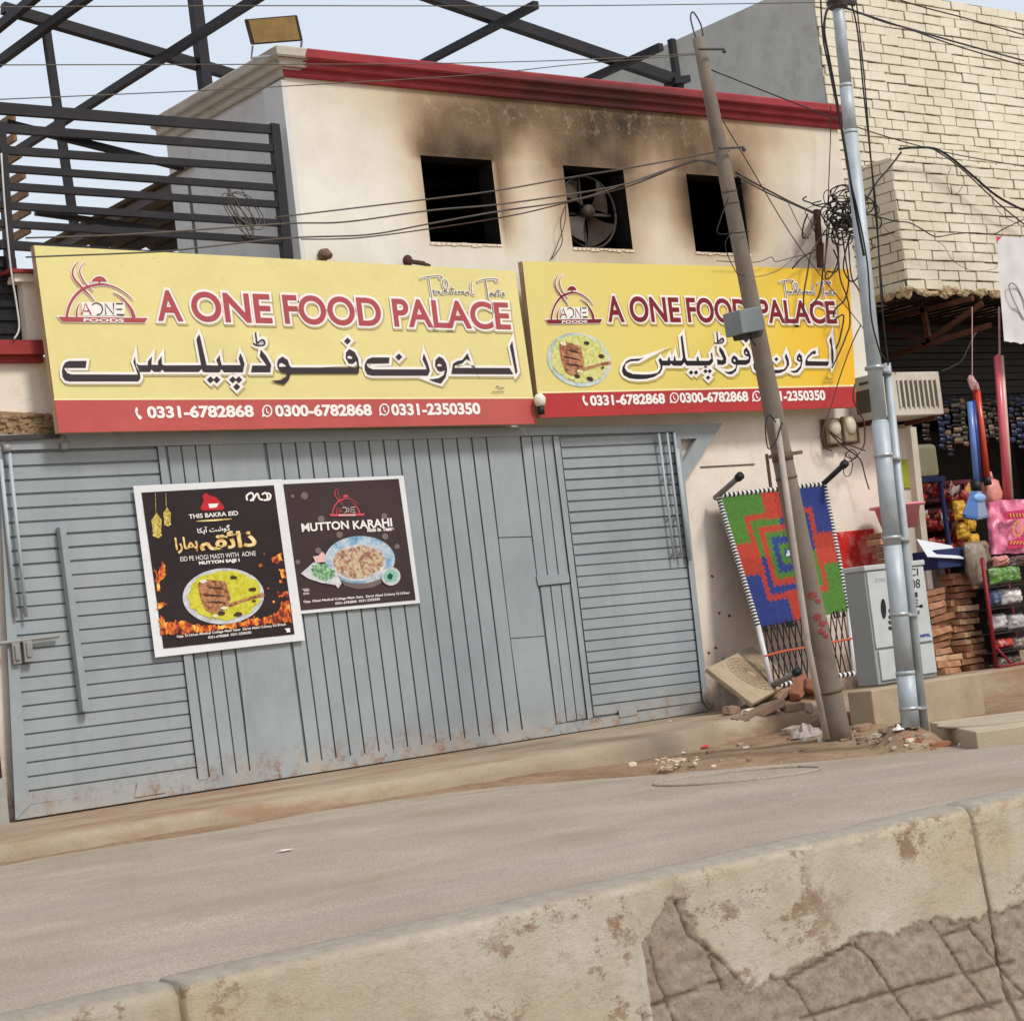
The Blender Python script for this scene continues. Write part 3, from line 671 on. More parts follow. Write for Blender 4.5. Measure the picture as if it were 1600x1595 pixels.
URDU1 = [('A', [[(355, 345), (180, 345), (140, 362), (118, 400), (108, 445), (115, 505), (140, 540), (180, 550), (872, 550), (893, 520), (888, 470), (850, 400), (838, 300), (822, 355), (840, 400), (868, 482), (200, 480), (160, 465), (132, 425), (135, 415), (345, 415)]]),
 ('A', [[(850, 370), (880, 388), (968, 388), (968, 350), (1008, 298), (1003, 385), (1070, 385), (1068, 350), (1105, 295), (1108, 380), (1130, 390), (1500, 388), (1452, 130), (1478, 78), (1490, 105), (1555, 388), (1610, 390), (1610, 455), (1520, 455), (1505, 425), (1475, 455), (1135, 455), (1108, 430), (1095, 455), (1030, 455), (1003, 430), (990, 455), (885, 455)]]),
 ('B', [[(0, 410), (20, 455), (140, 455), (115, 400), (150, 350), (155, 395), (170, 452), (360, 452), (340, 385), (355, 330), (380, 380), (398, 440), (382, 523), (195, 523), (165, 490), (150, 523), (0, 523)]]),
 ('B', [[(560, 295), (615, 360), (665, 450), (655, 523), (462, 523), (475, 455), (620, 455), (550, 360)]]),
 ('B', [[(775, 365), (735, 395), (722, 440), (735, 490), (775, 530), (825, 535), (815, 565), (760, 600), (660, 610), (720, 630), (795, 648), (840, 600), (862, 537), (1540, 537), (1545, 470), (1535, 390), (1500, 320), (1445, 290), (1412, 325), (1410, 380), (1440, 435), (1480, 440), (1515, 410), (1530, 475), (870, 475), (850, 460), (830, 400)], [(742, 440), (765, 428), (800, 445), (818, 465), (745, 470)], [(1425, 365), (1450, 355), (1478, 375), (1470, 388), (1430, 385)]]),
 ('C', [[(300, 360), (130, 360), (85, 380), (62, 425), (65, 480), (85, 520), (130, 533), (670, 533), (688, 490), (670, 420), (630, 320), (618, 375), (650, 440), (660, 475), (140, 475), (95, 455), (78, 425), (85, 418), (295, 415)]]),
 ('C', [[(775, 350), (742, 385), (740, 440), (770, 490), (800, 495), (835, 480), (820, 530), (770, 560), (680, 572), (740, 595), (795, 610), (840, 550), (855, 480), (845, 420), (815, 370)], [(755, 435), (780, 415), (810, 435), (800, 445), (760, 445)]]),
 ('C', [[(1050, 318), (1080, 405), (1065, 385), (1040, 375), (1000, 415), (925, 440), (925, 460), (1455, 462), (1490, 520), (895, 517), (905, 460), (910, 420), (950, 395), (1000, 385), (1030, 345)]]),
 ('C', [[(1480, 200), (1530, 500), (1515, 520), (1458, 250)]])]
def dia(f, x, y, r): return (f, [[(x, y-r), (x+r, y), (x, y+r), (x-r, y)]])
URDU1 += [dia('B', *p) for p in ((57, 598, 36), (120, 598, 36), (280, 598, 36), (340, 598, 36), (320, 668, 36), (1428, 210, 34))] + [dia('C', 390, 355, 33)]
RIB1 = [('B', [(508, 122), (522, 238)], 15), ('B', [(485, 232), (520, 252), (590, 250), (598, 215), (575, 198), (545, 215), (525, 234)], 15)]
URDU2 = [('D', [[(378, 388), (340, 400), (200, 410), (150, 435), (105, 500), (95, 560), (120, 612), (190, 648), (290, 660), (400, 655), (500, 630), (575, 580), (600, 530), (600, 488), (690, 490), (712, 465), (735, 490), (840, 492), (875, 450), (905, 490), (1130, 490), (1200, 485), (1235, 440), (1222, 320), (1205, 345), (1215, 400), (1180, 430), (1060, 430), (1045, 370), (1030, 395), (1030, 430), (910, 430), (890, 395), (850, 105), (828, 130), (858, 390), (840, 428), (770, 428), (755, 360), (745, 390), (740, 428), (700, 428), (685, 375), (670, 400), (670, 428), (600, 428), (575, 392), (552, 420), (575, 480), (578, 530), (540, 580), (450, 600), (350, 602), (230, 595), (160, 565), (130, 520), (140, 470), (200, 435), (300, 430)]]),
 ('D', [[(1315, 250), (1365, 310), (1400, 400), (1395, 460), (1360, 480), (1290, 478), (1285, 410), (1340, 425), (1365, 410), (1310, 300)]]),
 ('E', [[(55, 440), (25, 475), (22, 525), (50, 550), (85, 560), (75, 600), (40, 635), (-20, 650), (-68, 640), (-20, 675), (30, 678), (80, 640), (100, 560), (210, 560), (255, 530), (268, 460), (245, 390), (210, 340), (180, 375), (180, 420), (205, 450), (240, 455), (240, 485), (210, 500), (110, 500), (95, 470)], [(45, 500), (60, 485), (80, 510), (60, 525)], [(195, 405), (212, 395), (228, 425), (205, 425)]]),
 ('E', [[(380, 455), (320, 500), (295, 560), (310, 620), (370, 655), (450, 670), (560, 670), (640, 660), (700, 630), (745, 560), (740, 500), (708, 415), (690, 460), (715, 520), (715, 570), (680, 615), (600, 625), (480, 620), (380, 610), (330, 580), (320, 545), (345, 505), (385, 490)]]),
 ('E', [[(870, 415), (840, 460), (840, 500), (870, 520), (895, 525), (880, 580), (830, 630), (755, 640), (800, 660), (850, 655), (895, 600), (912, 520), (905, 450)], [(858, 480), (872, 465), (888, 490), (872, 498)]]),
 ('E', [[(1075, 380), (1080, 420), (1060, 425), (1040, 420), (985, 470), (970, 500), (985, 515), (1245, 520), (1230, 570), (950, 568), (950, 510), (970, 460), (1030, 395)]]),
 ('E', [[(1272, 200), (1285, 330), (1300, 400), (1298, 530), (1285, 560), (1275, 500), (1272, 330), (1248, 250)]])]
URDU2 += [dia('D', *p) for p in ((960, 575, 28), (1022, 575, 28), (1140, 560, 28), (1192, 560, 28), (1172, 640, 28))] + [dia('E', 207, 255, 29), dia('E', 585, 490, 26)]
RIB2 = [('D', [(1283, 70), (1295, 205)], 15), ('D', [(1250, 205), (1300, 212), (1355, 200), (1365, 165), (1340, 150), (1300, 197)], 14)]
FRM = {'A': (80, 510, 6.4), 'B': (320, 500, 6.4), 'C': (560, 500, 6.154), 'D': (960, 510, 8.), 'E': (1140, 500, 8.)}
def frm(f, x, y): a, b, s = FRM[f]; return a+x/s, b+y/s
SCRIPT = [[(150, 155), (210, 130), (280, 115), (400, 105), (460, 112), (478, 130), (430, 155)], [(280, 115), (300, 260), (330, 450)], [(340, 310), (350, 350), (355, 365), (360, 330), (385, 322)], [(430, 330), (395, 335), (385, 355), (405, 368), (430, 345), (432, 330), (440, 365)],
 [(520, 320), (480, 335), (475, 360), (500, 365), (530, 330), (560, 250), (550, 190), (515, 165), (485, 190), (490, 250), (540, 340), (570, 360)], [(590, 325), (595, 355), (610, 355)], [(620, 270), (625, 350), (645, 360)], [(600, 300), (660, 295)], [(675, 325), (680, 355), (695, 352)], [(725, 330), (712, 345), (725, 360), (742, 345), (727, 330)],
 [(760, 330), (765, 362), (775, 340), (795, 335), (800, 365)], [(860, 340), (830, 345), (825, 365), (850, 370), (865, 345), (872, 375)], [(912, 195), (905, 250), (920, 370), (965, 375)], [(990, 195), (1050, 170), (1110, 155), (1240, 150), (1295, 160), (1290, 185), (1250, 195)], [(1115, 155), (1140, 330), (1160, 470)],
 [(1220, 350), (1190, 360), (1180, 385), (1205, 390), (1220, 365), (1235, 390)], [(1265, 350), (1255, 365), (1275, 385), (1250, 395)], [(1300, 300), (1310, 380), (1330, 390)], [(1280, 330), (1345, 325)], [(1370, 385), (1390, 365), (1375, 355), (1360, 375), (1375, 398), (1405, 395)]]
def handset(cx, cy, s):                            # telephone receiver glyph
    pts = [(-.5, -.95), (-.25, -1), (.0, -.5), (-.2, -.25), (.05, .2), (.3, .3), (.7, .45), (.75, .75), (.45, 1.0), (.0, .8), (-.45, .2), (-.7, -.4)]
    return [(cx+x*s*.75, cy+y*s) for x, y in pts]
def sign(name, label, TL, TR, BR, BL, bandL, bandR, Y, my, mr, ml, mb_, msh, words, nums, urdu, ribs, script_tr, logo_tr, credit):
    pl = lambda x, y, d: P(x, y, Y-d)
    s = thing(name, P(*BL, Y+.1), label, 'signboard', 'yellow restaurant signboards')
    q = [P(*p, Y) for p in (TL, TR, BR, BL)]
    # timber frame behind the vinyl
    m = MB()
    for a, b in ((0, 1), (1, 2), (2, 3), (3, 0)):
        c0 = sum(q, V())/4; A, B = q[a], q[b]; Ai, Bi = A+(c0-A)*.03, B+(c0-B)*.03; h = V((0, .07, 0)); f = V((0, .012, 0))
        m.prism([A+f, B+f, Bi+f, Ai+f], [A+h, B+h, Bi+h, Ai+h])
    m.build('sign_frame', M_EDGE, s)
    # vinyl: grid so that it can sag and crease a little
    def sheet(nm, tl, tr, br, bl, m_, d0):
        mb = MB(); nx, ny = 60, 20
        for j in range(ny+1):
            for i in range(nx+1):
                u, v_ = i/nx, j/ny
                p = (lerp(lerp(tl[0], tr[0], u), lerp(bl[0], br[0], u), v_), lerp(lerp(tl[1], tr[1], u), lerp(bl[1], br[1], u), v_))
                mb.v.append(pl(*p, d0))
        for j in range(ny):
            for i in range(nx): a = j*(nx+1)+i; mb.f.append([a, a+1, a+nx+2, a+nx+1]); mb.m.append(0)
        return mb.build(nm, m_, s)
    sheet('banner', TL, TR, BR, BL, my, 0)
    sheet('footer_band', bandL, bandR, BR, BL, mr, .003)
    F = Flat(pl); F.put(rib_geo([bandL, bandR], 2.6), .004); F.build('cream_stripe', M_CR, s)
    H = Flat(pl); S = Flat(pl)
    for wd, bl, br, h, bold in words:
        F = Flat(pl); F.put(word_geo(wd, bl, br, h, bold=bold), .012); F.build('lettering', ml, s); H.put(word_geo(wd, bl, br, h, bold=bold, grow=.06), .008); S.put(word_geo(wd, bl, br, h, bold=bold, grow=.07, shift=(1.8, 2.4)), .005)
    U = Flat(pl)
    for f, polys in urdu:
        pp = [[frm(f, *p) for p in pl_] for pl_ in polys]
        pp = [[(x*1., y) for x, y in r_] for r_ in pp]
        U.put(poly_geo(pp), .012); H.put(poly_geo([pp[0]], 4.0), .008); S.put((lambda g: ([(x+2, y+2.6) for x, y in g[0]], g[1]))(poly_geo([pp[0]], 4.4)), .005)
    for f, pts, wd in ribs:
        pp = [frm(f, *p) for p in pts]; wd = wd/FRM[f][2]
        U.put(rib_geo(pp, wd), .012); H.put(rib_geo(pp, wd, grow=4), .008); S.put((lambda g: ([(x+2, y+2.6) for x, y in g[0]], g[1]))(rib_geo(pp, wd, grow=4.4)), .005)
    for wd, bl, br, h in nums:
        W = Flat(pl)
        if wd == 'PH':
            W.put(poly_geo([handset(bl[0], bl[1], h)]), .008)
        elif wd == 'WA':
            t = [(bl[0]+.82*h*math.cos(a*math.pi/8), bl[1]+h*math.sin(a*math.pi/8)) for a in range(17)]
            W.put(rib_geo(t, h*.26, 2), .008); W.put(poly_geo([handset(bl[0], bl[1], h*.52)]), .008); W.put(poly_geo([[(bl[0]-.95*h, bl[1]+1.15*h), (bl[0]-.8*h, bl[1]+.35*h), (bl[0]-.3*h, bl[1]+.95*h)]]), .008)
        else: W.put(word_geo(wd, bl, br, h, bold=.04), .008)
        W.build('phone_number' if br else 'phone_symbol', M_WH, s)
    C = Flat(pl)
    for st in SCRIPT:
        pp = [script_tr(*p) for p in st]
        C.put(rib_geo(pp, 1.5), .010); H.put(rib_geo(pp, 1.5, grow=1.3), .0075)
    for pts, wd in credit: C.put(rib_geo(pts, wd), .012)          # illegible printer's mark
    S.build('print_shadow', msh, s); H.build('letter_outline', M_WH, s); U.build('urdu_lettering', mb_, s); C.build('script_lettering', M_GR, s)
    red, dark, white, halos = logo_parts(logo_tr)
    E_ = Flat(pl); E2 = Flat(pl); E3 = Flat(pl); E4 = Flat(pl)
    for g in halos: E_.put(g, .006)
    for g in red: E2.put(g, .010)
    for g in dark: E3.put(g, .012)
    for g in white: E4.put(g, .014)
    E_.build('emblem_outline', M_WH, s); E2.build('emblem', ml, s); E3.build('emblem_letters', M_DK if ml is M_L1 else M_BK2, s); E4.build('emblem_caption', M_WH, s)
    return s, pl
bl1 = lambda x: 501+(x-247.5)*.0263
hh1 = lambda x: 48-(x-247.5)*.0091
W1 = [(wd, (a, bl1(a)), (b, bl1(b)), (hh1(a), hh1(b)), .022) for wd, a, b in (('A', 247.5, 287), ('ONE', 302, 426.5), ('FOOD', 446, 598), ('PALACE', 617, 799))]
N1 = [('PH', (216, 646), None, 10), ('0331-6782868', (231, 654), (397.5, 652), (19.5, 19.5)), ('WA', (417.5, 642), None, 8.5), ('0300-6782868', (431, 651.5), (582, 650), 19), ('WA', (600.5, 640), None, 8.5), ('0331-2350350', (612.5, 649.5), (751.5, 647.5), 18.5)]
s1, pl1 = sign('signboard', 'larger faded yellow signboard on the left reading A ONE FOOD PALACE', (53, 383.5), (804.5, 423.5), (839, 662), (92, 676), (84.5, 624), (833.5, 621.5), -.3, M_Y1, M_R1, M_L1, M_BK1, M_SH1, W1, N1, URDU1, RIB1,
     lambda x, y: (640+x/9.41, 420+y/9.41), lambda x, y: (60+x/8, 390+y/8), [([(775, 605), (778, 603), (780, 606), (784, 606), (788, 605)], 1.4), ([(769, 612), (788, 612)], 1.2)])
def bl2(x): return 503+(x-950)*.0085
W2 = [(wd, (a, bl2(a)), (b, bl2(b)), (hh, hh2), .022) for wd, a, b, hh, hh2 in (('A', 951, 976.5, 41, 40.5), ('ONE', 986.5, 1064.5, 40.5, 39.5), ('FOOD', 1076, 1171.5, 39.5, 37.5), ('PALACE', 1187, 1308.5, 37.5, 35.5))]
N2 = [('PH', (914, 626), None, 8.5), ('0331-6782868', (923, 634.5), (1040, 631), 17), ('WA', (1053.5, 621.5), None, 7.5), ('0300-6782868', (1063, 630), (1170, 627.5), 16.5), ('WA', (1182.5, 619), None, 7.5), ('0331-2350350', (1191, 627.5), (1290.5, 625.5), 16)]
s2, pl2 = sign('signboard', 'smaller bright yellow signboard on the right with a printed plate of food', (816, 408), (1327, 421), (1338, 636), (844, 653), (840.5, 613.5), (1336, 602.5), -.3, M_Y2, M_R2, M_L2, M_BK2, M_SH2, W2, N2, URDU2, RIB2,
     lambda x, y: (1200+(190+(x-150)*.809)/11.43, 430+(95+(y-105)*.9-(x-150)*.012)/11.43), lambda x, y: (840+(105+(x-250)*.628)/7.975, 420+(635+(y-840)*.81-(x-250)*.018)/7.975), [([(1291, 591), (1293, 589), (1295, 592), (1301, 591)], 1.3), ([(1287, 597), (1302, 597)], 1.1)])
# printed plate of rice and meat: used on the sign and on the poster
def food_mat(name, stops, scale=60, dist=0):
    k = N(name); k.col(k.ramp(k.noise(scale, 5, .75), [(p, lin(c)) for p, c in stops])); k.rough(.5); return k.m
M_RICE = food_mat('printed_rice', [(.3, (150, 160, 60)), (.45, (196, 196, 104)), (.6, (222, 216, 150)), (.75, (170, 176, 70))], 28)
M_RICEP = food_mat('printed_rice_vivid', [(.3, (142, 140, 14)), (.45, (196, 188, 30)), (.62, (216, 210, 74)), (.78, (160, 164, 24))], 34)
M_MEAT = food_mat('printed_meat', [(.3, (70, 36, 22)), (.45, (140, 78, 46)), (.58, (196, 140, 98)), (.72, (96, 50, 28))], 24)
M_PLATE = food_mat('printed_plate_rim', [(.3, (120, 150, 152)), (.5, (186, 200, 196)), (.7, (222, 222, 214))], 5)
M_PLATEP = food_mat('printed_steel_plate', [(.3, (150, 150, 152)), (.5, (196, 196, 198)), (.7, (226, 226, 224))], 8)
def ell(cx, cy, a, b, rot=0, n=40, jit=0): 
    o = []
    for i in range(n):
        t = 2*math.pi*i/n; q = 1+(rnd.uniform(-jit, jit) if jit else 0); x, y = a*math.cos(t)*q, b*math.sin(t)*q
        o.append((cx+x*math.cos(rot)-y*math.sin(rot), cy+x*math.sin(rot)+y*math.cos(rot)))
    return o
def plate(pl, s, tr, rice, rim, d=.006):
    def g(p): return poly_geo([[tr(*q) for q in p]])
    L = [('plate_print', rim, [ell(0, 0, 1, 1)]), ('rice_print', rice, [ell(.02, -.03, .9, .88, jit=.05)]),
         ('meat_print', M_MEAT, [[(-.62, -.5), (-.4, -.62), (.05, -.52), (.1, -.3), (.18, .1), (.1, .35), (-.05, .55), (-.25, .62), (-.42, .5), (-.55, .1), (-.6, -.2)], [(.1, .28), (.5, .12), (.98, -.08), (1.02, .03), (.55, .2), (.15, .4)]])]
    for nm, m_, ps in L:
        F = Flat(pl)
        for p in ps: F.put(g(p), d)
        d += .003; F.build(nm, m_, s)
    F = Flat(pl)
    for x, y, r_ in ((.25, -.66, .08), (.72, -.22, .09), (.36, .66, .1), (-.05, .6, .09), (.75, .2, .05)): F.put(g(ell(x, y, r_, r_*.8, jit=.2, n=12)), d)
    F.put(g([(-.5, -.1), (-.1, -.05), (.1, .02), (-.1, 0), (-.45, -.04)]), d); F.put(g([(-.5, .2), (-.1, .17), (.12, .25), (-.15, .23)]), d)
    F.put(g([(-.42, -.35), (-.1, -.33), (.05, -.25), (-.2, -.28)]), d)
    F.build('garnish_print', printm('garnish_dark', (62, 46, 30), .2), s)
    F = Flat(pl)
    for x, y, r_ in ((-.2, .7, .08), (.02, .42, .09), (-.5, -.55, .1)): F.put(g(ell(x, y, r_, r_*.7, jit=.2, n=12)), d+.002)
    F.build('onion_print', printm('onion_white', (222, 214, 180), .1), s)
plate(pl2, s2, lambda x, y: (840+(515+395*x)/7.975, 420+(1135+335*y+40*x)/7.975), M_RICE, M_PLATE)
# small lamp holder between the two signs
lh = thing('bulb_holder', P(843, 640, -.36), 'white bulb holder with a black base hanging between the two signboards', 'lamp holder')
m = MB(); p = P(843, 622, -.37); m.tube([p+V((0, 0, .04)), p, p+V((0, 0, -.05)), p+V((0, 0, -.08))], [.03, .06, .055, .04], 12); m.build('holder_cap', mat('white_plastic', (226, 218, 200), .06, 9, .5), lh, True)
m = MB(); m.tube([p+V((0, 0, -.081)), p+V((0, 0, -.16))], .035, 10); m.build('socket', mat('black_plastic', (30, 30, 32)), lh, True)

# ================================================================== SHEET METAL GATE
def gate_mat():
    k = N('grey_gate_paint'); x, y, z = k.sep()
    c = k.mix(k.val(k.noise(1.2, 6, .6), .35, .65), lin((143, 149, 151)), lin((155, 161, 163)))
    c = k.mix(k.val(k.noise(5, 6, .75, stretch=(1.5, 1, .35)), .5, .75, 0, .45), c, lin((164, 164, 158)))
    c = k.mix(k.val(k.noise(22, 5, .8), .64, .72, 0, .6), c, lin((112, 104, 96)))
    c = k.mix(k.val(k.noise(2.4, 7, .75, stretch=(2.5, 1, .3)), .52, .7, 0, .4), c, lin((128, 134, 134)))
    c = k.mix(k.val(k.noise(45, 4, .8), .68, .74, 0, .5), c, lin((188, 190, 186)))
    r = k.math('MULTIPLY', k.val(z, .46, .18), k.val(k.noise(7, 7, .8), .5, .62))
    r = k.math('MAXIMUM', r, k.val(k.noise(4.5, 8, .85), .72, .75, 0, .8))
    c = k.mix(r, c, lin((130, 82, 58)))
    c = k.mix(k.math('MULTIPLY', k.val(z, .42, .2), k.val(k.noise(3, 5, .7), .35, .65, 0, .7)), c, lin((176, 160, 140)))
    k.col(c); k.rough(.62, 0, .35); k.bump(k.math('ADD', k.noise(3.5, 4, .6), k.math('MULTIPLY', k.noise(80, 3), .08)), .3, .025); return k.m
M_GATE = gate_mat()
M_GATED = mat('gate_groove_paint', (136, 143, 146), .1, 5)
gate = thing('metal_gate', P(560, 1200, -.05), 'wide grey sheet metal gate with horizontal and vertical slats under the signs', 'gate')
def bil(q, u, v):
    (ax, ay), (bx, by), (cx, cy), (dx, dy) = q       # TL TR BR BL
    return (lerp(lerp(ax, bx, u), lerp(dx, cx, u), v), lerp(lerp(ay, by, u), lerp(dy, cy, u), v))
GF = -.055
def gprism(mb, q, y0, y1, inset=.8):
    c = (sum(p[0] for p in q)/4, sum(p[1] for p in q)/4)
    A = []; 
    for (x, y) in q:
        A.append((x-inset*(1 if x > c[0] else -1), y-inset*(1 if y > c[1] else -1)))
    mb.prism([P(*p, y1) for p in A], [P(*p, y0) for p in q])
def slats(name, q, n, vert=False, gap=.13, splits=None, d=.022):
    mb = MB()
    cuts = splits or [i/n for i in range(n+1)]
    for a, b in zip(cuts, cuts[1:]):
        w_ = b-a; g = gap*(cuts[1]-cuts[0]) if not splits else gap/len(cuts)
        # the lower/left lip of every slat stands proud, so a real shadow line falls under it
        if vert: qq = [bil(q, a+g, 0), bil(q, b, 0), bil(q, b, 1), bil(q, a+g, 1)]
        else: qq = [bil(q, 0, a+g), bil(q, 1, a+g), bil(q, 1, b), bil(q, 0, b)]
        j = rnd.uniform(-.003, .003)
        gprism(mb, qq, GF-.001, GF-d+j, .75)
    return mb.build(name, M_GATE, gate)
q = pquad((-3, 679), (1061, 664), (1108.5, 1110), (25, 1281), GF); mb = MB(); mb.prism(q, [p+V((0, .03, 0)) for p in q]); mb.build('back_sheet', M_GATED, gate)
LP = [(2, 706), (245, 698), (309.5, 1217), (45, 1257)]
slats('horizontal_slats', LP, 25)
RP = [(874, 682), (1052, 675), (1098, 1095), (928, 1119)]
slats('horizontal_slats', RP, 26)
slats('vertical_slats', [(258.5, 697), (325, 694.5), (391, 1211), (327, 1217)], 3, True, .11)
slats('vertical_slats', [(412.5, 688), (757, 680), (816, 1147), (481, 1199)], 15, True, .115)
slats('vertical_slats', [(812, 682), (862, 680.5), (889, 897), (838.5, 902)], 3, True, .11)
slats('vertical_slats', [(842, 916), (891, 911), (917, 1122), (869.5, 1131)], 3, True, .11)
def plateq(name, tl, tr, br, bl, d=.034, m_=None, bev=0):
    mb = MB(); gprism(mb, [tl, tr, br, bl], GF-.001, GF-d, .3); return mb.build(name, m_ or M_GATE, gate)
plateq('sheet_panel', (328, 694), (410.5, 688), (479, 1200), (393.5, 1211), .026)
plateq('sheet_panel', (760, 680), (811.5, 681), (830.5, 838), (779, 839.5), .028); plateq('sheet_panel', (779, 840.5), (830.5, 839), (850.5, 993), (797.5, 997), .026); plateq('sheet_panel', (797.5, 998), (850.5, 994), (869, 1131), (818, 1147), .029)
plateq('patch_plate', (374, 1043), (440, 1036), (459, 1203), (392, 1212), .03)
plateq('cross_plate', (838, 900), (889, 896), (890.5, 910), (841, 915), .042)
# frame members
plateq('top_rail', (-3, 679), (1061, 664), (1062, 674), (-1, 704), .045); plateq('bottom_rail', (40, 1258), (1098, 1096.5), (1108, 1110), (25, 1281), .04)
plateq('stile', (-3, 700), (3, 700), (47, 1257), (24.5, 1281), .05); plateq('stile', (246, 697), (257, 697), (326, 1216), (311, 1220), .045)
plateq('stile', (864, 681), (873, 681), (926.5, 1121), (919, 1124), .045); plateq('stile', (1053, 675), (1061.5, 670), (1108.5, 1109), (1099, 1096), .05)
plateq('patch_plate', (215, 1222), (256, 1216), (259, 1238), (210, 1246), .05); plateq('patch_plate', (966, 1108), (994, 1104), (996, 1116), (968, 1121), .05)
mb = MB()
def tri(a, b, c, a2, b2, c2):
    for p, q_, r_, s_ in ((a, b, b2, a2), (b, c, c2, b2), (c, a, a2, c2)):
        A = [P(*t, -.1) for t in (p, q_, r_, s_)]; mb.prism(A, [t+V((0, .05, 0)) for t in A])
tri((1060.5, 664), (1129, 661), (1070, 753), (1062.5, 686), (1089, 685), (1066.5, 723)); mb.build('gusset', M_GATE, gate)
M_PIPE = mat('pale_pipe_paint', (170, 178, 180), .08, 5, .45)
for a, b, r_ in (((1029, 677), (1054, 875), .014), ((1042, 676), (1066, 873), .014), ((1053, 676), (1076, 871), .014), ((1058, 701), (1078, 876), .02), ((1, 718), (25, 964), .016), ((14.5, 708), (41, 964), .016)):
    mb = MB(); mb.tube([P(*a, -.135), P(*b, -.135)], r_, 8)
    for t in (.06, .35, .66, .94): mb.tube([P(lerp(a[0], b[0], t), lerp(a[1], b[1], t), -.135), P(lerp(a[0], b[0], t), lerp(a[1], b[1], t), -.08)], .012, 6)
    mb.build('pull_pipe', M_PIPE, gate, True)
mb = MB(); A = [P(x, y, -.16) for x, y in ((93, 823), (103, 823), (141, 1112), (130, 1112))]; mb.prism(A, [p+V((0, .075, 0)) for p in A]); mb.build('stiffener_bar', mat('stiffener_paint', (146, 154, 154), .1, 5, .6), gate, bevel=.006)
mb = MB(); mb.tube([P(-8, 1006, -.13), P(92, 993, -.13)], .018, 8); 
for (x, y, s_) in ((24, 1020, 1.), (42, 1015, 1.1)):
    c = P(x, y, -.115); mb.obox(c, (.035*s_, 0, 0), (0, .03, 0), (0, 0, .09*s_), 0)
    mb.obox(c+V((0, -.035, 0)), (.018, 0, 0), (0, .01, 0), (0, 0, .06), 0)
mb.build('sliding_bolt', mat('bolt_paint', (140, 140, 134), .12, 9, .5, dirt=(90, 72, 60)), gate, bevel=.004)
for x, y in ((7, 690), (97, 687)):
    mb = MB(); p = P(x, y, -.11); mb.tube([p, p+V((0, .07, 0))], .045, 12); mb.tube([p+V((0, -.03, -.03)), p+V((0, -.03, -.085))], .03, 8); mb.build('roller', mat('roller_steel', (150, 150, 146), .15, 9, .5), gate, True)
mb = MB(); A = [P(x, y, -.13) for x, y in ((-6, 681), (94, 676), (94, 684), (-6, 689))]; mb.prism(A, [p+V((0, .09, 0)) for p in A]); mb.build('track_rail', mat('dark_track', (70, 64, 60), .2), gate)

# ================================================================== POSTERS on the gate
M_PW = printm('poster_white_border', (222, 222, 222), .03); M_PB = printm('poster_dark_brown', (40, 28, 30), .2)
M_PB2 = printm('poster_brown', (62, 46, 46), .15); M_GOLD = food_mat('printed_gold', [(.35, (196, 140, 62)), (.5, (232, 196, 120)), (.65, (246, 226, 170))], 20)
k = N('printed_flames'); k.col(k.ramp(k.noise(17, 6, .7, stretch=(1, 1, .6)), [(.36, lin((44, 20, 18))), (.45, lin((150, 38, 14))), (.52, lin((214, 100, 20))), (.6, lin((240, 170, 50))), (.7, lin((250, 226, 140)))])); k.rough(.55); M_FLAME = k.m
def poster(label, outer, inner, Y, mi):
    s = thing('poster', P(*outer[3], Y), label, 'poster', 'food posters pasted on the gate')
    pl = lambda x, y, d: P(x, y, Y-d)
    def sag(q, d, nm, m_):
        mb = MB(); nx = 14
        for j in range(nx+1):
            for i in range(nx+1):
                x, y = bil(q, i/nx, j/nx); mb.v.append(pl(x, y, d+.003*nz(x*.05, y*.05, 0, 1)))
        for j in range(nx):
            for i in range(nx): a = j*(nx+1)+i; mb.f.append([a, a+1, a+nx+2, a+nx+1]); mb.m.append(0)
        mb.build(nm, m_, s, True)
    sag(outer, 0, 'paper', M_PW); sag(inner, .004, 'print_ground', mi)
    return s, pl
z1 = lambda x, y: (200+x/5.5, 740+y/5.5)
z2 = lambda x, y: (430+x/6.9565, 740+y/6.9565)
p2, q2 = poster('squarer brown poster of a mutton karahi bowl on the gate', [(432, 750), (630.5, 743), (656.5, 942), (463, 959.5)], [(442, 756.5), (623, 748), (649.6, 937), (469.5, 953.5)], -.105, M_PB2)
p1, q1 = poster('taller black poster with flames and a rice platter on the gate', [(208, 759), (441, 748.5), (476.5, 1000), (242.5, 1027)], [(221, 769.5), (428, 758), (460.4, 990.5), (255.5, 1013)], -.12, M_PB)
def words(s, pl, tr, items, name, m_, d=.012):
    for wd, bl, br, h, bold in items:
        F = Flat(pl); a, b = tr(*bl), tr(*br); sc_ = (tr(0, 100)[1]-tr(0, 0)[1])/100
        F.put(word_geo(wd, a, b, h*sc_, bold=bold), d); F.build(name, m_, s)
# poster 1
words(p1, q1, z1, [('THIS BAKRA EID', (525, 388), (948, 356), 38, .02), ('EID PE HOGI MASTI WITH  AONE', (452, 754), (1100, 703), 40, .0), ('MUTTON SAJJI !', (612, 790), (962, 762), 36, .05), ('ﺎﮑﭘﺁ ﺖﺷﻮﮔ', (600, 528), (882, 502), 66, .02),
     ('Opp. D.I.Khan Medical College Main Gate  Zaroi Abad Colony D.I.Khan', (420, 1415), (1358, 1308), 26, .02), ('0331-6782868  0331-2350350', (690, 1418), (1060, 1373), 22, .02)], 'white_lettering', M_WH)
words(p1, q1, z1, [('ﺍﺭﺎﻤﮨ', (415, 690), (608, 672), 140, .03), ('ﮧﻘﺋﺍﺫ', (622, 668), (1108, 622), 150, .03)], 'urdu_lettering', M_GOLD)
F = Flat(q1)
F.put(rib_geo([z1(588, 408), z1(740, 400), z1(890, 388)], [1, 3.2, 1]), .012)
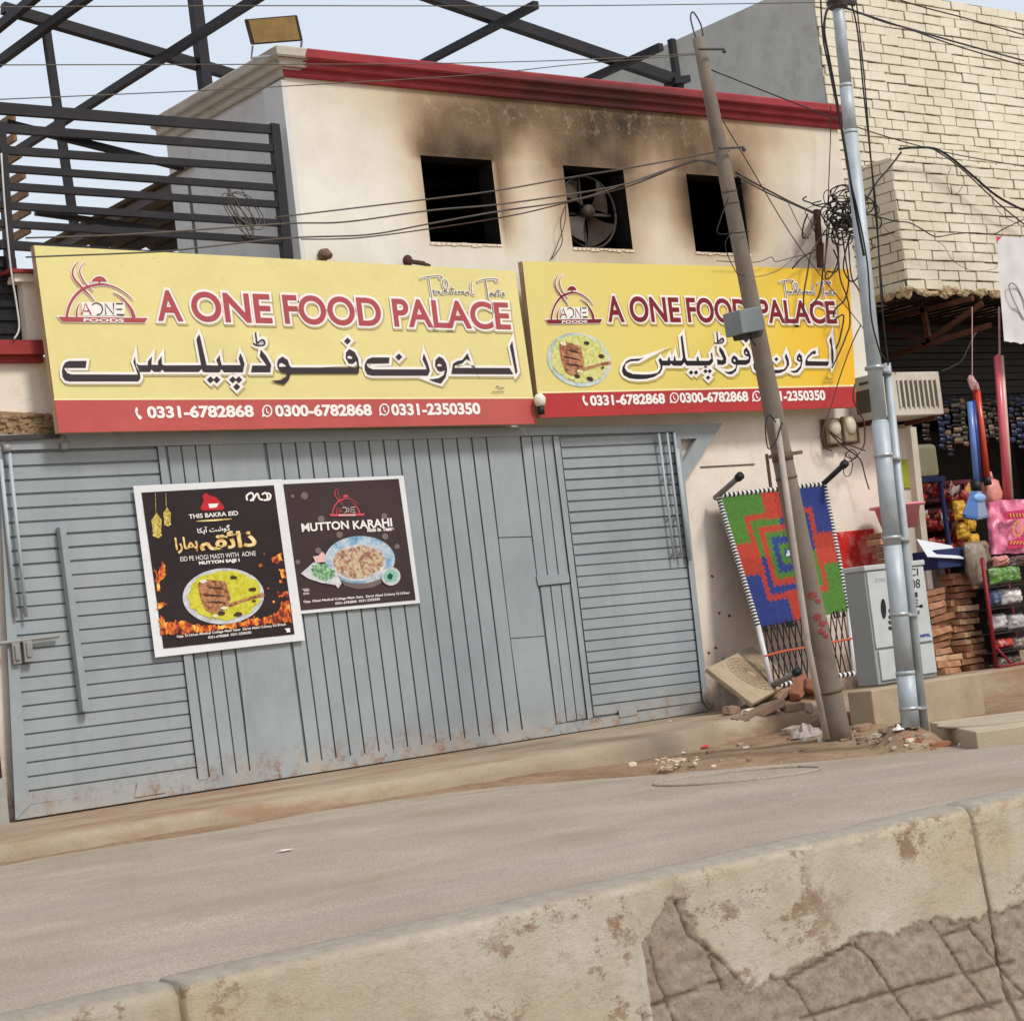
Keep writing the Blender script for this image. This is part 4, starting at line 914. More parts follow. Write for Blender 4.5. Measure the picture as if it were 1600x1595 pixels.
F.build('gold_rule', M_GOLD, p1)
def jag(pts, a=13):
    out = []
    for p, q in zip(pts, pts[1:]+pts[:1]):
        n = max(1, int(math.hypot(q[0]-p[0], q[1]-p[1])/16))
        for i in range(n): t = i/n; out.append((lerp(p[0], q[0], t)+rnd.uniform(-a, a), lerp(p[1], q[1], t)+rnd.uniform(-a*1.3, a*1.1)))
    return out
F = Flat(q1)
for pts in ([(215, 800), (250, 850), (290, 760), (330, 830), (310, 890), (260, 930), (285, 1020), (250, 1010), (235, 900)], [(250, 1110), (345, 1120), (300, 1150), (255, 1160)], [(265, 1200), (300, 1230), (320, 1290), (420, 1260), (560, 1300), (700, 1310), (860, 1290), (980, 1270), (1060, 1230), (1180, 1240), (1300, 1180), (1330, 1100), (1390, 1080), (1412, 1270), (1000, 1320), (600, 1365), (290, 1385)],
            [(1245, 720), (1290, 690), (1320, 680), (1335, 760), (1290, 770), (1250, 775)], [(1305, 830), (1345, 815), (1355, 900), (1315, 900)], [(1270, 1040), (1360, 1010), (1385, 1050), (1300, 1065)]):
    F.put(poly_geo([[z1(*p) for p in jag(pts)]]), .007)
for x, y, r_ in ((1142, 790, 18), (1312, 925, 14), (1290, 1020, 10), (1250, 1100, 12), (1170, 690, 8), (1205, 985, 7)): F.put(poly_geo([[z1(*p) for p in ell(x, y, r_, r_, n=10)]]), .007)
F.build('flame_print', M_FLAME, p1)
plate(q1, p1, lambda x, y: z1(820+350*x, 1052+240*y-10*x), M_RICEP, M_PLATEP, .0085)
F = Flat(q1); F.put(poly_geo([[z1(*p) for p in [(622, 300), (650, 230), (640, 190), (665, 165), (700, 185), (760, 205), (800, 250), (828, 292), (810, 312), (640, 318)]]]), .009); F.build('emblem', printm('poster_red', (186, 36, 44), .1), p1)
F = Flat(q1)
for pts in ([(690, 260), (780, 255), (760, 290), (700, 296)], ): F.put(poly_geo([[z1(*p) for p in pts]]), .011)
F.build('emblem_dish', M_WH, p1); F = Flat(q1)
for pts in ([(1025, 230), (1020, 190), (1060, 165), (1080, 200), (1050, 235)], [(1070, 235), (1110, 170), (1130, 215), (1160, 225)], [(1150, 180), (1185, 165), (1200, 215), (1165, 230)], [(1200, 165), (1225, 185), (1215, 220), (1190, 225)]): F.put(rib_geo([z1(*p) for p in pts], 2.8), .011)
F.build('emblem_letters', M_WH, p1); F = Flat(q1); F.put(poly_geo([[z1(*p) for p in [(1345, 1330), (1392, 1325), (1395, 1360), (1365, 1364), (1360, 1345)]]]), .011)
F.build('corner_mark', M_WH, p1)
F = Flat(q1)
for (x, y, s_) in ((245, 450, 1.), (335, 375, .75)):
    for pts in ([(0, -115), (28, -75), (45, -50), (38, 60), (50, 80), (15, 105), (-35, 85), (-30, 60), (-45, -50), (-25, -75)], ): F.put(poly_geo([[z1(x+a*s_, y+b*s_) for a, b in pts]]), .009)
    F.put(rib_geo([z1(x-10, 170), z1(x-6, y-110*s_)], .8), .009)
F.build('lantern_print', food_mat('printed_lantern', [(.35, (110, 84, 24)), (.5, (196, 168, 70)), (.65, (232, 220, 130))], 40), p1)
# poster 2
words(p2, q2, z2, [('MUTTON', (292, 634), (805, 600), 92, .03), ('KARAHI', (850, 606), (1275, 572), 92, .03), ('Rich in Taste', (1003, 634), (1292, 618), 42, .05),
     ('Opp. Ghazi Medical College Main Gate  Zaroi Abad Colony D.I.Khan', (310, 1412), (1462, 1312), 34, .02), ('0331-6782868  0331-2350350', (655, 1424), (1140, 1374), 28, .02)], 'white_lettering', M_WH)
F = Flat(q2)
for x, y, r_ in ((318, 240, 40), (500, 490, 36), (1185, 462, 32), (468, 835, 34), (700, 665, 36), (1325, 790, 28), (1195, 680, 34), (190, 245, 20), (245, 960, 26)): F.put(poly_geo([[z2(*p) for p in ell(x, y, r_, r_, n=14)]]), .006)
F.build('bokeh_print', printm('bokeh_grey', (118, 104, 98), .1), p2)
red, dark, white, halos = logo_parts(lambda x, y: z2(585+(x-250)*.35, 440+(y-840)*.405-(x-250)*.012))
for gs, nm, m_, d in ((red, 'emblem', printm('poster_pink_red', (206, 78, 88), .06), .009), (dark, 'emblem_letters', M_WH, .011), (white, 'emblem_caption', M_WH, .012)):
    F = Flat(q2)
    for g in gs: F.put(g, d)
    F.build(nm, m_, p2)
M_BLUE = food_mat('printed_steel_bowl', [(.3, (70, 110, 150)), (.45, (130, 170, 196)), (.6, (196, 206, 210)), (.75, (90, 96, 104))], 7)
M_STEW = food_mat('printed_stew', [(.3, (84, 44, 36)), (.45, (160, 110, 88)), (.56, (214, 196, 160)), (.66, (150, 160, 110)), (.78, (230, 214, 196))], 30)
M_SALAD = food_mat('printed_salad', [(.3, (30, 66, 44)), (.45, (88, 140, 96)), (.6, (160, 196, 150)), (.75, (214, 226, 206))], 36)
for nm, m_, pts, d in (('bowl_side_print', printm('bowl_shadow_brown', (112, 98, 92), .2), [(700, 1150), (760, 1215), (900, 1255), (1060, 1235), (1150, 1190), (1160, 1120)], .007), ('bowl_print', M_BLUE, ell(920, 935, 382, 258, -.02), .009), ('bowl_lip_print', M_PLATEP, ell(905, 970, 300, 200, -.02), .011),
                       ('stew_print', M_STEW, ell(910, 955, 275, 172, -.05, jit=.08), .013), ('saucer_print', M_PLATEP, [(278, 1085), (420, 960), (600, 1010), (690, 1120), (722, 1190), (685, 1245), (655, 1210), (500, 1185), (360, 1140)], .014),
                       ('salad_print', M_SALAD, ell(520, 1070, 130, 85, .3, jit=.15), .016), ('radish_print', printm('radish_pink', (226, 186, 176), .1), [(410, 900), (470, 890), (510, 845), (545, 880), (540, 960), (440, 965)], .015), ('dip_cup_print', M_PLATEP, ell(1258, 1115, 104, 100), .015), ('dip_print', printm('dip_green', (130, 186, 160), .15), ell(1255, 1110, 74, 66), .017), ('herb_print', printm('herb_dark', (24, 72, 56), .2), ell(1250, 1115, 32, 30, jit=.3, n=14), .019)):
    F = Flat(q2); F.put(poly_geo([[z2(*p) for p in pts]]), d); F.build(nm, m_, p2)
F = Flat(q2); F.put(poly_geo([[z2(*p) for p in [(290, 1250), (365, 1245), (372, 1275), (320, 1285)]]]), .009); F.put(poly_geo([[z2(*p) for p in [(300, 1295), (370, 1290), (372, 1310), (305, 1318)]]]), .009); F.build('caption_print', printm('caption_grey', (170, 160, 156), .05), p2)
# ================================================================== NEIGHBOUR BRICK BUILDING
def brick_mat():
    k = N('cream_painted_brick')
    c = k.mix(k.val(k.noise(1.2, 5, .6), .35, .65), lin((212, 203, 180)), lin((228, 220, 200)))
    c = k.mix(k.val(k.noise(16, 6, .8), .52, .75, 0, .5), c, lin((190, 166, 128)))
    c = k.mix(k.val(k.noise(5, 7, .8), .66, .72, 0, .6), c, lin((150, 122, 92)))
    k.col(c); k.rough(.9, 0, .15); k.bump(k.noise(45, 5, .75), .5, .012); return k.m
def mortar_mat():
    k = N('dirty_mortar')
    c = k.ramp(k.noise(3.4, 6, .75), [(.41, lin((62, 52, 42))), (.49, lin((126, 110, 88))), (.55, lin((200, 186, 158)))])
    k.col(c); k.rough(.95, 0, .1); k.bump(k.noise(60, 4), .5, .01); return k.m
M_BRK, M_MOR = brick_mat(), mortar_mat()
def brickface(mb, o, u, v_, n, W, Hh, bw=.335, bh=.116, g=.016, keep=None):
    """bricks over a W x Hh patch: o lower left corner, u right, v_ up, n outward"""
    rows = int(Hh/bh)+1
    for r in range(rows):
        z = r*bh; off = (bw/2 if r % 2 else 0)+rnd.uniform(-.06, .06); x = -off
        while x < W:
            l = bw*rnd.uniform(.86, 1.14); a, b = max(0, x+g*rnd.uniform(.3, .65)), min(W, x+l-g*rnd.uniform(.2, .6)); zt = min(Hh, z+bh-g*rnd.uniform(.25, 1.2))
            if b-a > .05 and zt-z > .03 and (keep is None or keep((a+b)/2, (z+zt)/2)):
                d = rnd.uniform(.004, .022); t = rnd.uniform(-.009, .009)
                c = o+u*((a+b)/2)+v_*((z+zt)/2)+n*(d/2+rnd.uniform(-.002, .004))
                mb.obox(c, (u+v_*(t/ (b-a)))*((b-a)/2), n*(-d/2-.004), v_*((zt-z)/2))
            x += l
br = thing('brick_building', (14, .3, 0), 'tall cream painted brick building with grey plastered side and rough joints at right', 'building')
m = MB(); m.box(10.795, 11.295, .3, .9, 3.2, 4.5); m.box(10.795, 19.5, .3, .9, 4.5, 6.55); m.box(11.0, 19.5, .3, .9, 6.55, 8.4); m.build('brick_wall', M_MOR, br)
m = MB(); brickface(m, V((10.795, .3, 4.5)), V((1, 0, 0)), V((0, 0, 1)), V((0, -1, 0)), 6.6, 2.04); brickface(m, V((11.0, .3, 6.55)), V((1, 0, 0)), V((0, 0, 1)), V((0, -1, 0)), 6.4, 1.85)
m.build('brick_face', M_BRK, br, bevel=.008)
m = MB(); m.quad((10.995, 12, 2), (10.995, .3, 6.55), (10.995, .3, 8.4), (10.995, 12, 8.4)); m.quad((10.995, 12, 2), (10.995, 2.3, 2), (10.995, .31, 6.5), (10.995, .3, 6.56)); m.box(10.997, 19.5, .9, 12, 4.56, 8.38)
m.build('plastered_side', mat('grey_cement_plaster', (182, 181, 173), .1, 1.6, bump=.35, bscale=30, dirt=(136, 132, 122), dscale=3, stretch=(1, .8, .8)), br)
# projecting brick box above the shop
YF = -.3; xL = P(1412, 400, YF).x; zb = P(1417, 458, YF).z; zt = P(1405, 246, YF).z; xw = 16.5
m = MB(); m.box(xL+.012, xw, YF+.012, .298, zb+.04, zt-.02); m.build('balcony_wall', M_MOR, br)
m = MB(); brickface(m, V((xL, YF+.01, zb+.05)), V((1, 0, 0)), V((0, 0, 1)), V((0, -1, 0)), 4.4, zt-zb-.05)
brickface(m, V((xL+.01, .3, zb+.05)), V((0, -1, 0)), V((0, 0, 1)), V((-1, 0, 0)), .6, zt-zb-.05)
m.build('brick_face', M_BRK, br, bevel=.006)
m = MB()
for i in range(90):                                # ragged mortar along the lower edge
    x = xL+rnd.random()*4.5; m.ball((x, YF+.02, zb+.05+rnd.uniform(-.05, .03)), rnd.uniform(.04, .12), .03, rnd.uniform(.02, .06), 7, 5, jit=.3)
for i in range(16): m.ball((xL+.0, lerp(YF, .3, rnd.random()), zb+.04+rnd.uniform(-.04, .03)), .03, rnd.uniform(.04, .1), rnd.uniform(.02, .06), 7, 5, jit=.3)
m.build('ragged_plaster', mat('ragged_plaster', (186, 164, 130), .2, 14, bump=.7, dirt=(120, 96, 72), dscale=6, damt=.8), br)
# ------------------------------------------------------------------ shop under it
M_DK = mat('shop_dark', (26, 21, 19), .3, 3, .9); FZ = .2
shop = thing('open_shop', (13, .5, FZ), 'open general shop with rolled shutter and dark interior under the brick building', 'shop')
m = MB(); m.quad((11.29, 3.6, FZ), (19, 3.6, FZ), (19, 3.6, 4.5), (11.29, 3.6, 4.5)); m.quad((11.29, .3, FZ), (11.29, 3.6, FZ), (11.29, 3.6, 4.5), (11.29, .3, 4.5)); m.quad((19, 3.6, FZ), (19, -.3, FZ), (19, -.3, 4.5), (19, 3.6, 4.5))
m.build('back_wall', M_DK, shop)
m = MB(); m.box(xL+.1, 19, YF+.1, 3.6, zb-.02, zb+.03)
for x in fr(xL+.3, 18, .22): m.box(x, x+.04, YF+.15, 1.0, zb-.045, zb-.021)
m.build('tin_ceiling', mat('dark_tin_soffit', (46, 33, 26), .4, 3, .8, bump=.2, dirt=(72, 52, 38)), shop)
m = MB(); z = 4.42; k = 0
while z > P(1530, 622, 1.0).z:
    m.box(11.3, 19, 1.0-(.02 if k % 2 else 0), 1.06, z-.085, z-.006); z -= .09; k += 1
m.build('rolled_shutter', mat('dusty_shutter_steel', (36, 31, 27), .2, 4, .7, bump=.2), shop)
m = MB(); m.box(11.3, 19, .92, 1.06, z-.05, z+.0); m.build('shutter_bar', mat('shutter_bar', (60, 54, 47), .15), shop)
sf = MB(); p = G(1535, 1108); yst = -1.7
sf.box(9.9, 19, yst, 3.6, -.3, FZ)
sf.build('shop_step', M_PAVE, shop, bevel=.02)
# pillar beside the gate wall, painted in bands
m = MB(); xa, xb = 10.79, 11.28
def zy(y, x=1400): return P(x, y, -.02).z
m.box(11.281, 11.37, -.02, .3, FZ, 3.05, 0); m.build('door_jamb', M_LOW, shop)
m = MB(); m.box(10.86, 11.375, -.026, -.003, P(1380, 765, 0).z, P(1380, 720, 0).z); m.build('green_band', mat('lime_band_paint', (160, 166, 46), .1, 6), shop)
m = MB(); q = pquad((1300, 832), (1365, 826), (1372, 884), (1306, 890), -.012); m.prism(q, [t+V((0, .01, 0)) for t in q])
m.build('red_dado', mat('red_wall_paint', (196, 36, 34), .12, 5, .7, dirt=(220, 190, 176), dscale=5, damt=.6), bld)
q0, q1_ = P(1419, 672, -.35), P(1436, 812, -.35); m = MB(); m.beam(P(1422, 668, -.35), P(1444, 880, -.35), .10, .09, (0, 1, 0)); m.build('door_post', mat('white_timber_post', (196, 186, 166), .12, 5, dirt=(130, 110, 90)), shop)
# awning truss of rusty angle iron
M_RUST = mat('rusty_angle_iron', (92, 54, 40), .3, 7, .8, bump=.3, dirt=(60, 38, 30))
tr_ = thing('awning_truss', P(1450, 540, .1), 'rusty angle iron truss under the ragged brick balcony', 'truss')
for a, b in (((1385, 558), (1548, 508)), ((1388, 498), (1520, 466)), ((1384, 508), (1449, 537)), ((1449, 534), (1535, 474)), ((1438, 456), (1452, 536))):
    m = MB(); X = 12.05; m.beam(PX(*a, X), PX(*b, X), .05, .06); m.build('truss_bar', M_RUST, tr_)
# white banner at the right edge
bn = thing('white_banner', P(1585, 535, -1.2), 'white banner with a grey scribble hanging over the shop front at the right edge', 'banner')
m = MB(); TLb, TRb, BRb, BLb = (1556, 369), (1660, 376), (1672, 548), (1569, 533)
nx = 20
for j in range(nx+1):
    for i in range(nx+1):
        x, y = bil([TLb, TRb, BRb, BLb], i/nx, j/nx); m.v.append(P(x, y+(3*nz(i*.9, 2, 0, 1) if j == nx else 0), -1.2+.02*math.sin(i*.8)+.02*nz(i*.3, j*.3)))
for j in range(nx):
    for i in range(nx): a = j*(nx+1)+i; m.f.append([a, a+1, a+nx+2, a+nx+1]); m.m.append(0)
m.build('cloth', mat('white_banner_cloth', (208, 204, 200), .05, 4, .7, bump=.1), bn, True)
F = Flat(lambda x, y, d: P(x, y, -1.235-d))
F.put(rib_geo([(1600, 500), (1588, 478), (1578, 455), (1577, 445), (1583, 443), (1591, 452), (1600, 472), (1606, 490)], 2.0), 0); F.build('scribble', printm('pencil_grey', (120, 114, 112)), bn)
F = Flat(lambda x, y, d: P(x, y, -1.235-d)); F.put(poly_geo([[(1556.5, 369.5), (1566, 370), (1560, 376), (1557, 380)]]), 0); F.build('red_tape', printm('banner_red', (196, 70, 80)), bn)

# ------------------------------------------------------------------ air conditioner
ac = thing('air_conditioner', P(1420, 648, -.25), 'cream window air conditioner box with slotted grille over the shop doorway', 'air conditioner')
x0, x1 = P(1377, 615, -.5).x, P(1471, 612, -.5).x; z0, z1_ = P(1425, 649, -.5).z, P(1425, 581, -.5).z
M_AC = mat('ac_cream_enamel', (196, 188, 172), .08, 6, .5, bump=.05, dirt=(160, 140, 116))
m = MB(); m.box(x0, x1, -.5, -.003, z0, z1_); m.build('ac_case', M_AC, ac, bevel=.012)
gx0, gx1, gz0, gz1 = lerp(x0, x1, .28), lerp(x0, x1, .92), z0+.1, z1_-.1
m = MB(); m.box(gx0, gx1, -.506, -.501, gz0, gz1); m.build('grille_recess', mat('dark_grille', (88, 80, 68), .3, 60), ac)
m = MB()
for k in range(9): x = lerp(gx0, gx1, k/8); m.box(x-.013, x+.013, -.52, -.5065, gz0-.01, gz1+.01)
m.build('grille_bars', M_AC, ac)
m = MB(); m.box(x0-.006, x0-.001, -.40, -.12, z0+.08, z1_-.16); m.box(x0-.006, x0-.001, -.36, -.2, z1_-.1, z1_-.07); m.build('side_vent', mat('dark_grille', (88, 80, 68)), ac)
m = MB(); m.beam((x0+.1, -.45, z0-.03), (x0+.1, 0, z0-.03), .04, .05); m.beam((x1-.1, -.45, z0-.03), (x1-.1, 0, z0-.03), .04, .05); m.build('ac_bracket', M_RUST, ac)
# electricity meters
bd = thing('meter_board', P(1312, 680, -.06), 'brown wooden board with two round electricity meters under the right sign', 'meter')
q = pquad((1286, 655), (1340, 653), (1344, 692), (1291, 701), -.06); m = MB(); m.prism(q, [t+V((0, .055, 0)) for t in q]); m.build('board', mat('weathered_board', (112, 92, 74), .3, 8, bump=.4), bd)
for x, y in ((1305, 671), (1329, 668)):
    c = P(x, y, -.13); m = MB(); m.box(c.x-.1, c.x+.1, -.13, -.062, c.z-.16, c.z+.13); h = m.build('meter', mat('meter_case', (150, 136, 112), .15, 9), bd, bevel=.02)
    m = MB(); m.ball(c+V((0, 0, .02)), .085, .05, .1, 14, 8); m.build('meter_dial', mat('meter_dial', (206, 196, 172), .08, 9, .4), h, True)

# ================================================================== POLES
def frame_on(px1, px2, Y):
    a, b = P(*px1, Y), P(*px2, Y); return a, b
pb = G(1312, 1157); YP = pb.y
cp = thing('concrete_pole', pb, 'leaning tapered concrete pole standing in front of the charpoy and signs', 'pole')
a = P(1313, 1166, YP); b = P(1091, 60, YP); L = (b-a).length
def cpt(t): return a+(b-a)*t
pxm = lambda Y: FPX/((P(1300, 1000, Y)-CAM).dot(FW))
r0, r1 = 20.5/pxm(YP), 9.5/pxm(YP)
k = N('pole_concrete'); c = k.mix(k.val(k.noise(2, 5, .6), .3, .7), lin((112, 101, 90)), lin((138, 126, 113)))
c = k.mix(k.val(k.noise(7, 6, .8, stretch=(1, 1, .25)), .5, .72, 0, .6), c, lin((110, 94, 80))); k.col(c); k.rough(.9, 0, .2); k.bump(k.noise(50, 4, .7), .4, .01); M_CP = k.m
m = MB(); n = 24; m.tube([cpt(i/n) for i in range(n+1)], [lerp(r0, r1, i/n)*(1+.012*nz(i, 3, 1, .7)) for i in range(n+1)], 20); m.build('pole_shaft', M_CP, cp, True)
def tp(y): # parameter of picture height y on the pole axis
    return max(0, min(1, (1163-y)/(1163-60)))
for y, h in ((1077, 5), (712, 14), (745, 4), (300, 3), (318, 2)):
    t = tp(y); m = MB(); dd = (b-a).normalized(); hh = h/pxm(YP)/2; rr = lerp(r0, r1, t)*1.05
    m.tube([cpt(t)-dd*hh, cpt(t)+dd*hh], rr, 20); m.build('pole_band', mat('rusty_band', (104, 84, 68), .25, 9, .7), cp, True)
m = MB(); t = tp(712); rr = lerp(r0, r1, t); c = cpt(t); m.beam(c+V((-rr*2.2, -rr*.5, .0)), c+V((rr*1.6, -rr*1.1, .02)), .03, .03); m.beam(c+V((-rr*2.1, 0, .03)), c+V((-rr*2.1, 0, -.25)), .02, .02); m.build('pole_clamp', mat('rusty_band', (104, 84, 68)), cp)
# grey box on the pole
q = pquad((1155, 484), (1190, 478), (1195, 515), (1161, 521), YP-.26); m = MB(); m.prism(q, [t+V((0, .2, 0)) for t in q]); m.build('switch_box', mat('grey_box_paint', (128, 134, 134), .1, 5, .55), cp, bevel=.008)
m = MB(); q = pquad((1160, 521), (1193, 516), (1190, 526), (1163, 529), YP-.2); m.prism(q, [t+V((0, .12, 0)) for t in q]); m.build('box_base', mat('dark_track', (70, 64, 60)), cp)
# wire loop and lugs at the top
m = MB(); m.tube(spline([cpt(1)+V((-.03, 0, 0)), cpt(1)+V((-.06, 0, .16)), cpt(1)+V((-.02, 0, .22)), cpt(1)+V((.05, 0, .12)), cpt(1)+V((.06, 0, -.01))], 5), .007, 6); m.build('wire_loop', mat('pole_wire', (80, 74, 70)), cp)
for y, e in ((238, 1), (85, 1)):
    t = tp(y); c = cpt(t); m = MB(); m.tube([c+V((-.12, -.1, 0)), c+V((.15, -.12, .02))], .011, 6); m.ball(c+V((.15, -.12, .0)), .018); m.build('insulator_pin', mat('pole_wire', (80, 74, 70)), cp)
m = MB()
for y0, da, w_, h_ in ((928, -.15, .5, 13), (938, .3, .35, 9), (962, -.1, .4, 12), (972, .25, .45, 11), (984, .1, .35, 12), (992, .35, .3, 9)):
    t = tp(y0); c = cpt(t); rr = lerp(r0, r1, t)+.003; a0 = -2.05+da; n = 14; hh = h_/pxm(YP)/2; dd = (b-a).normalized()
    vs = []
    for i in range(n):
        q = rnd.uniform(.6, 1.1); ang = a0+w_*math.cos(i*2*math.pi/n)*q; vs.append(c+V((math.cos(ang)*rr, math.sin(ang)*rr, 0))+dd*(hh*math.sin(i*2*math.pi/n)*q))
    cc = c+V((math.cos(a0)*rr*1.02, math.sin(a0)*rr*1.02, 0)); m.add(vs+[cc], [(i, (i+1) % n, n) for i in range(n)])
m.build('red_paint_marks', mat('red_marker_paint', (140, 56, 58), .3, 22, dirt=(140, 120, 106), dscale=30, damt=.9), cp)
# conduit running down beside it
m = MB(); m.tube([P(1213, 655, YP-.1), P(1240, 850, YP-.16), P(1263, 1010, YP-.2), P(1292, 1155, YP-.22)], .026, 10); m.build('conduit', mat('white_conduit', (176, 164, 150), .12, 6, .6, dirt=(120, 104, 90)), cp, True)

# galvanised steel pole with a thinner pipe
pf = V((5.398, -4.783, -.09)); YM = pf.y
mp_ = thing('steel_pole', pf, 'tall galvanised steel pole in stepped sections in front of the grey cabinet', 'pole')
def galv():
    k = N('galvanised_steel'); c = k.mix(k.val(k.noise(6, 4, .6), .3, .7), lin((158, 166, 170)), lin((180, 187, 190)))
    c = k.mix(k.val(k.noise(4, 6, .8, stretch=(1, 1, .2)), .55, .72, 0, .5), c, lin((126, 122, 116))); k.col(c); k.rough(.55, .25, .4); k.bump(k.noise(18, 3), .06, .01); return k.m
M_GAL = galv()
A0 = P(1423, 1136, YM); A1 = P(1307, -12, YM); pm2 = FPX/((A0-CAM).dot(FW))
def mpt(y): return A0+(A1-A0)*((1136-y)/(1136+12))
secs = [(1136, 1055, 14.6), (1055, 860, 14.2), (860, 671, 13.6), (671, 214, 11.6), (214, 140, 10.6), (140, -12, 9.6)]
for ya, yb, rp in secs:
    m = MB(); m.tube([mpt(ya), mpt(lerp(ya, yb, .5)), mpt(yb)], rp/pm2, 24); m.build('pole_section', M_GAL, mp_, True)
for y in (671, 214, 140, 1055):
    m = MB(); rp = [s for s in secs if s[0] >= y > s[1]][0][2]; dd = (A1-A0).normalized(); m.tube([mpt(y)-dd*.012, mpt(y)+dd*.02], (rp+1.0)/pm2, 24); m.build('joint_ring', M_GAL, mp_, True)
pa, pb_ = P(1448, 1170, YM-.02), P(1385, 568, YM-.02)
m = MB(); m.tube([pa, pb_], 6.8/pm2, 14); m.build('side_pipe', M_GAL, mp_, True)
for y in (585, 721, 848, 965, 1108):
    c = mpt(y); t = (1170-y)/(1170-568); d = pa+(pb_-pa)*t; m = MB(); dd = (A1-A0).normalized()
    e = (d-c); e.normalize(); f = dd.cross(e)
    m.tube([c+e*.0-dd*.012, c+dd*.014], 15.5/pm2, 20); m.obox((c+d)/2+f*0+dd*0, (d-c)/2*1.1, f*.05, dd*.012); m.build('pole_clamp', mat('clamp_steel', (176, 178, 176), .1, 9, .4, .6), mp_, True)
m = MB(); c = mpt(6); m.ball(c, .09, .09, .07, 10, 6); m.tube([c+V((-.14, -.05, .02)), c+V((.14, -.05, 0))], .03, 8); m.build('cable_clamp', mat('pole_wire', (80, 74, 70)), mp_)

# ================================================================== CABINET on its plinth
c0 = G(1368, 1132); Yp = c0.y; X0 = c0.x; X1 = P(1536, 1082, Yp).x; zt_ = P(1362, 1078, Yp).z; yb = PX(1322, 1074, X0).y
m = MB(); m.box(X0, X1, Yp, yb, -.35, zt_)
m.build('concrete_plinth', mat('plinth_concrete', (166, 148, 124), .12, 3, .95, bump=.5, bscale=40, dirt=(136, 112, 90)), bevel=.015, tag=('low rough concrete plinth under the grey utility cabinet', 'plinth'))
k0 = PZ(1373, 1070.6, zt_); Yc, kx0 = k0.y, k0.x; kx1 = P(1467.6, 1058, Yc).x; kz1 = P(1359, 883, Yc).z; kyb = max(Yc+.25, PX(1338, 1070, kx0).y)
cab = thing('utility_cabinet', (kx0, Yc, zt_), 'grey steel telephone cabinet with stencilled black letters on a concrete plinth', 'cabinet')
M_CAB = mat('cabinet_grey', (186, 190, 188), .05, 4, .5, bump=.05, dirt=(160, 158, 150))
m = MB(); m.box(kx0+.012, kx1-.012, Yc+.012, kyb-.01, zt_+.001, kz1-.05); m.build('cabinet_body', mat('cabinet_side_shaded', (150, 154, 152), .06, 4, .5), cab, bevel=.008)  # darker copy of the cabinet grey, side shade put into the colour
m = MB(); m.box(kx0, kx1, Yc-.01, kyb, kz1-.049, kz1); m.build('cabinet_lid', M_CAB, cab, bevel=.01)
pl = lambda x, y, d: P(x, y, Yc-d)
zs_ = P(1420, 1000+8, Yc).z
m = MB(); m.box(kx0+.03, kx1-.025, Yc-.006, Yc+.0115, zs_+.012, kz1-.062); dr = m.build('door', M_CAB, cab, bevel=.006)
m = MB(); m.box(kx0+.055, kx1-.025, Yc-.006, Yc+.0115, zt_+.035, zs_-.012); m.build('lower_door', M_CAB, cab, bevel=.006)
F = Flat(lambda x, y, d: P(x, y, Yc-.008-d)); F.put(poly_geo([ell(1380.5, 951, 4.2, 16, -.06)]), 0); F.build('handle', mat('black_plastic', (30, 30, 32)), cab)
F = Flat(lambda x, y, d: P(x, y, Yc-.008-d))
for wd, bl, br_, h in (('CI', (1421, 901), (1435, 899), 12), ('08', (1424, 920), (1438, 918), 14), ('1', (1430, 933), (1434, 933), 8), ('2', (1430, 944), (1435, 943), 8), ('M', (1428, 950), (1442, 949), 5), ('R', (1434, 960), (1438, 959), 6)): F.put(word_geo(wd, bl, br_, h, .06, .01), 0)
F.build('stencil_lettering', printm('stencil_black', (40, 38, 38)), cab); F = Flat(lambda x, y, d: P(x, y, Yc-.008-d))
for i, y in enumerate((952, 962, 970, 979)): F.put(poly_geo([[(1388, y), (1391+i, y-1), (1392+i, y+5), (1389, y+5)]]), 0)
F.build('stencil_marks', printm('stencil_black', (40, 38, 38)), cab)
F = Flat(lambda x, y, d: P(x, y, Yc-.008-d)); F.put(word_geo('ETRE', (1368, 910), (1384, 908.5), 6, .06, .0), 0); F.build('maker_plate', printm('plate_grey', (150, 152, 148)), cab)
F = Flat(lambda x, y, d: P(x, y, Yc-.008-d)); F.put(word_geo('MPEL', (1438, 996), (1455, 994), 5, .06, .05), 0); F.build('blue_lettering', printm('blue_print', (50, 66, 140)), cab)

# manhole slab beside the steel pole, and the round cover in the road
s0 = G(1480, 1148); m = MB(); zz = T(s0.x, s0.y)+.1
tl, tr2, brr, bll = PZ(1452, 1128, zz), PZ(1640, 1105, zz), PZ(1660, 1125, zz), PZ(1524, 1143, zz)
m.prism([bll, brr, tr2, tl], [t-V((0, 0, .3)) for t in (bll, brr, tr2, tl)]); slb = m.build('manhole_slab', mat('slab_concrete', (176, 160, 136), .1, 4, .95, bump=.4), bevel=.012, tag=('raised pale concrete slab at the road edge right of the steel pole', 'slab'))
c = (tl+brr)/2; c.z = zz+.003; m = MB(); m.tube([c+V((.42*math.cos(t*math.pi/20), .42*math.sin(t*math.pi/20), 0)) for t in range(41)], .01, 6); m.tube([c-V((0, 0, .002)), c+V((0, 0, .006))], .405, 40); m.build('lid', mat('lid_concrete', (170, 156, 134), .08, 5, .95), slb)
c = G(1152, 1214); m = MB()
ring = [V((c.x+.62*math.cos(t*math.pi/30), c.y+.55*math.sin(t*math.pi/30), 0)) for t in range(61)]
for p in ring: p.z = T(p.x, p.y)+.006
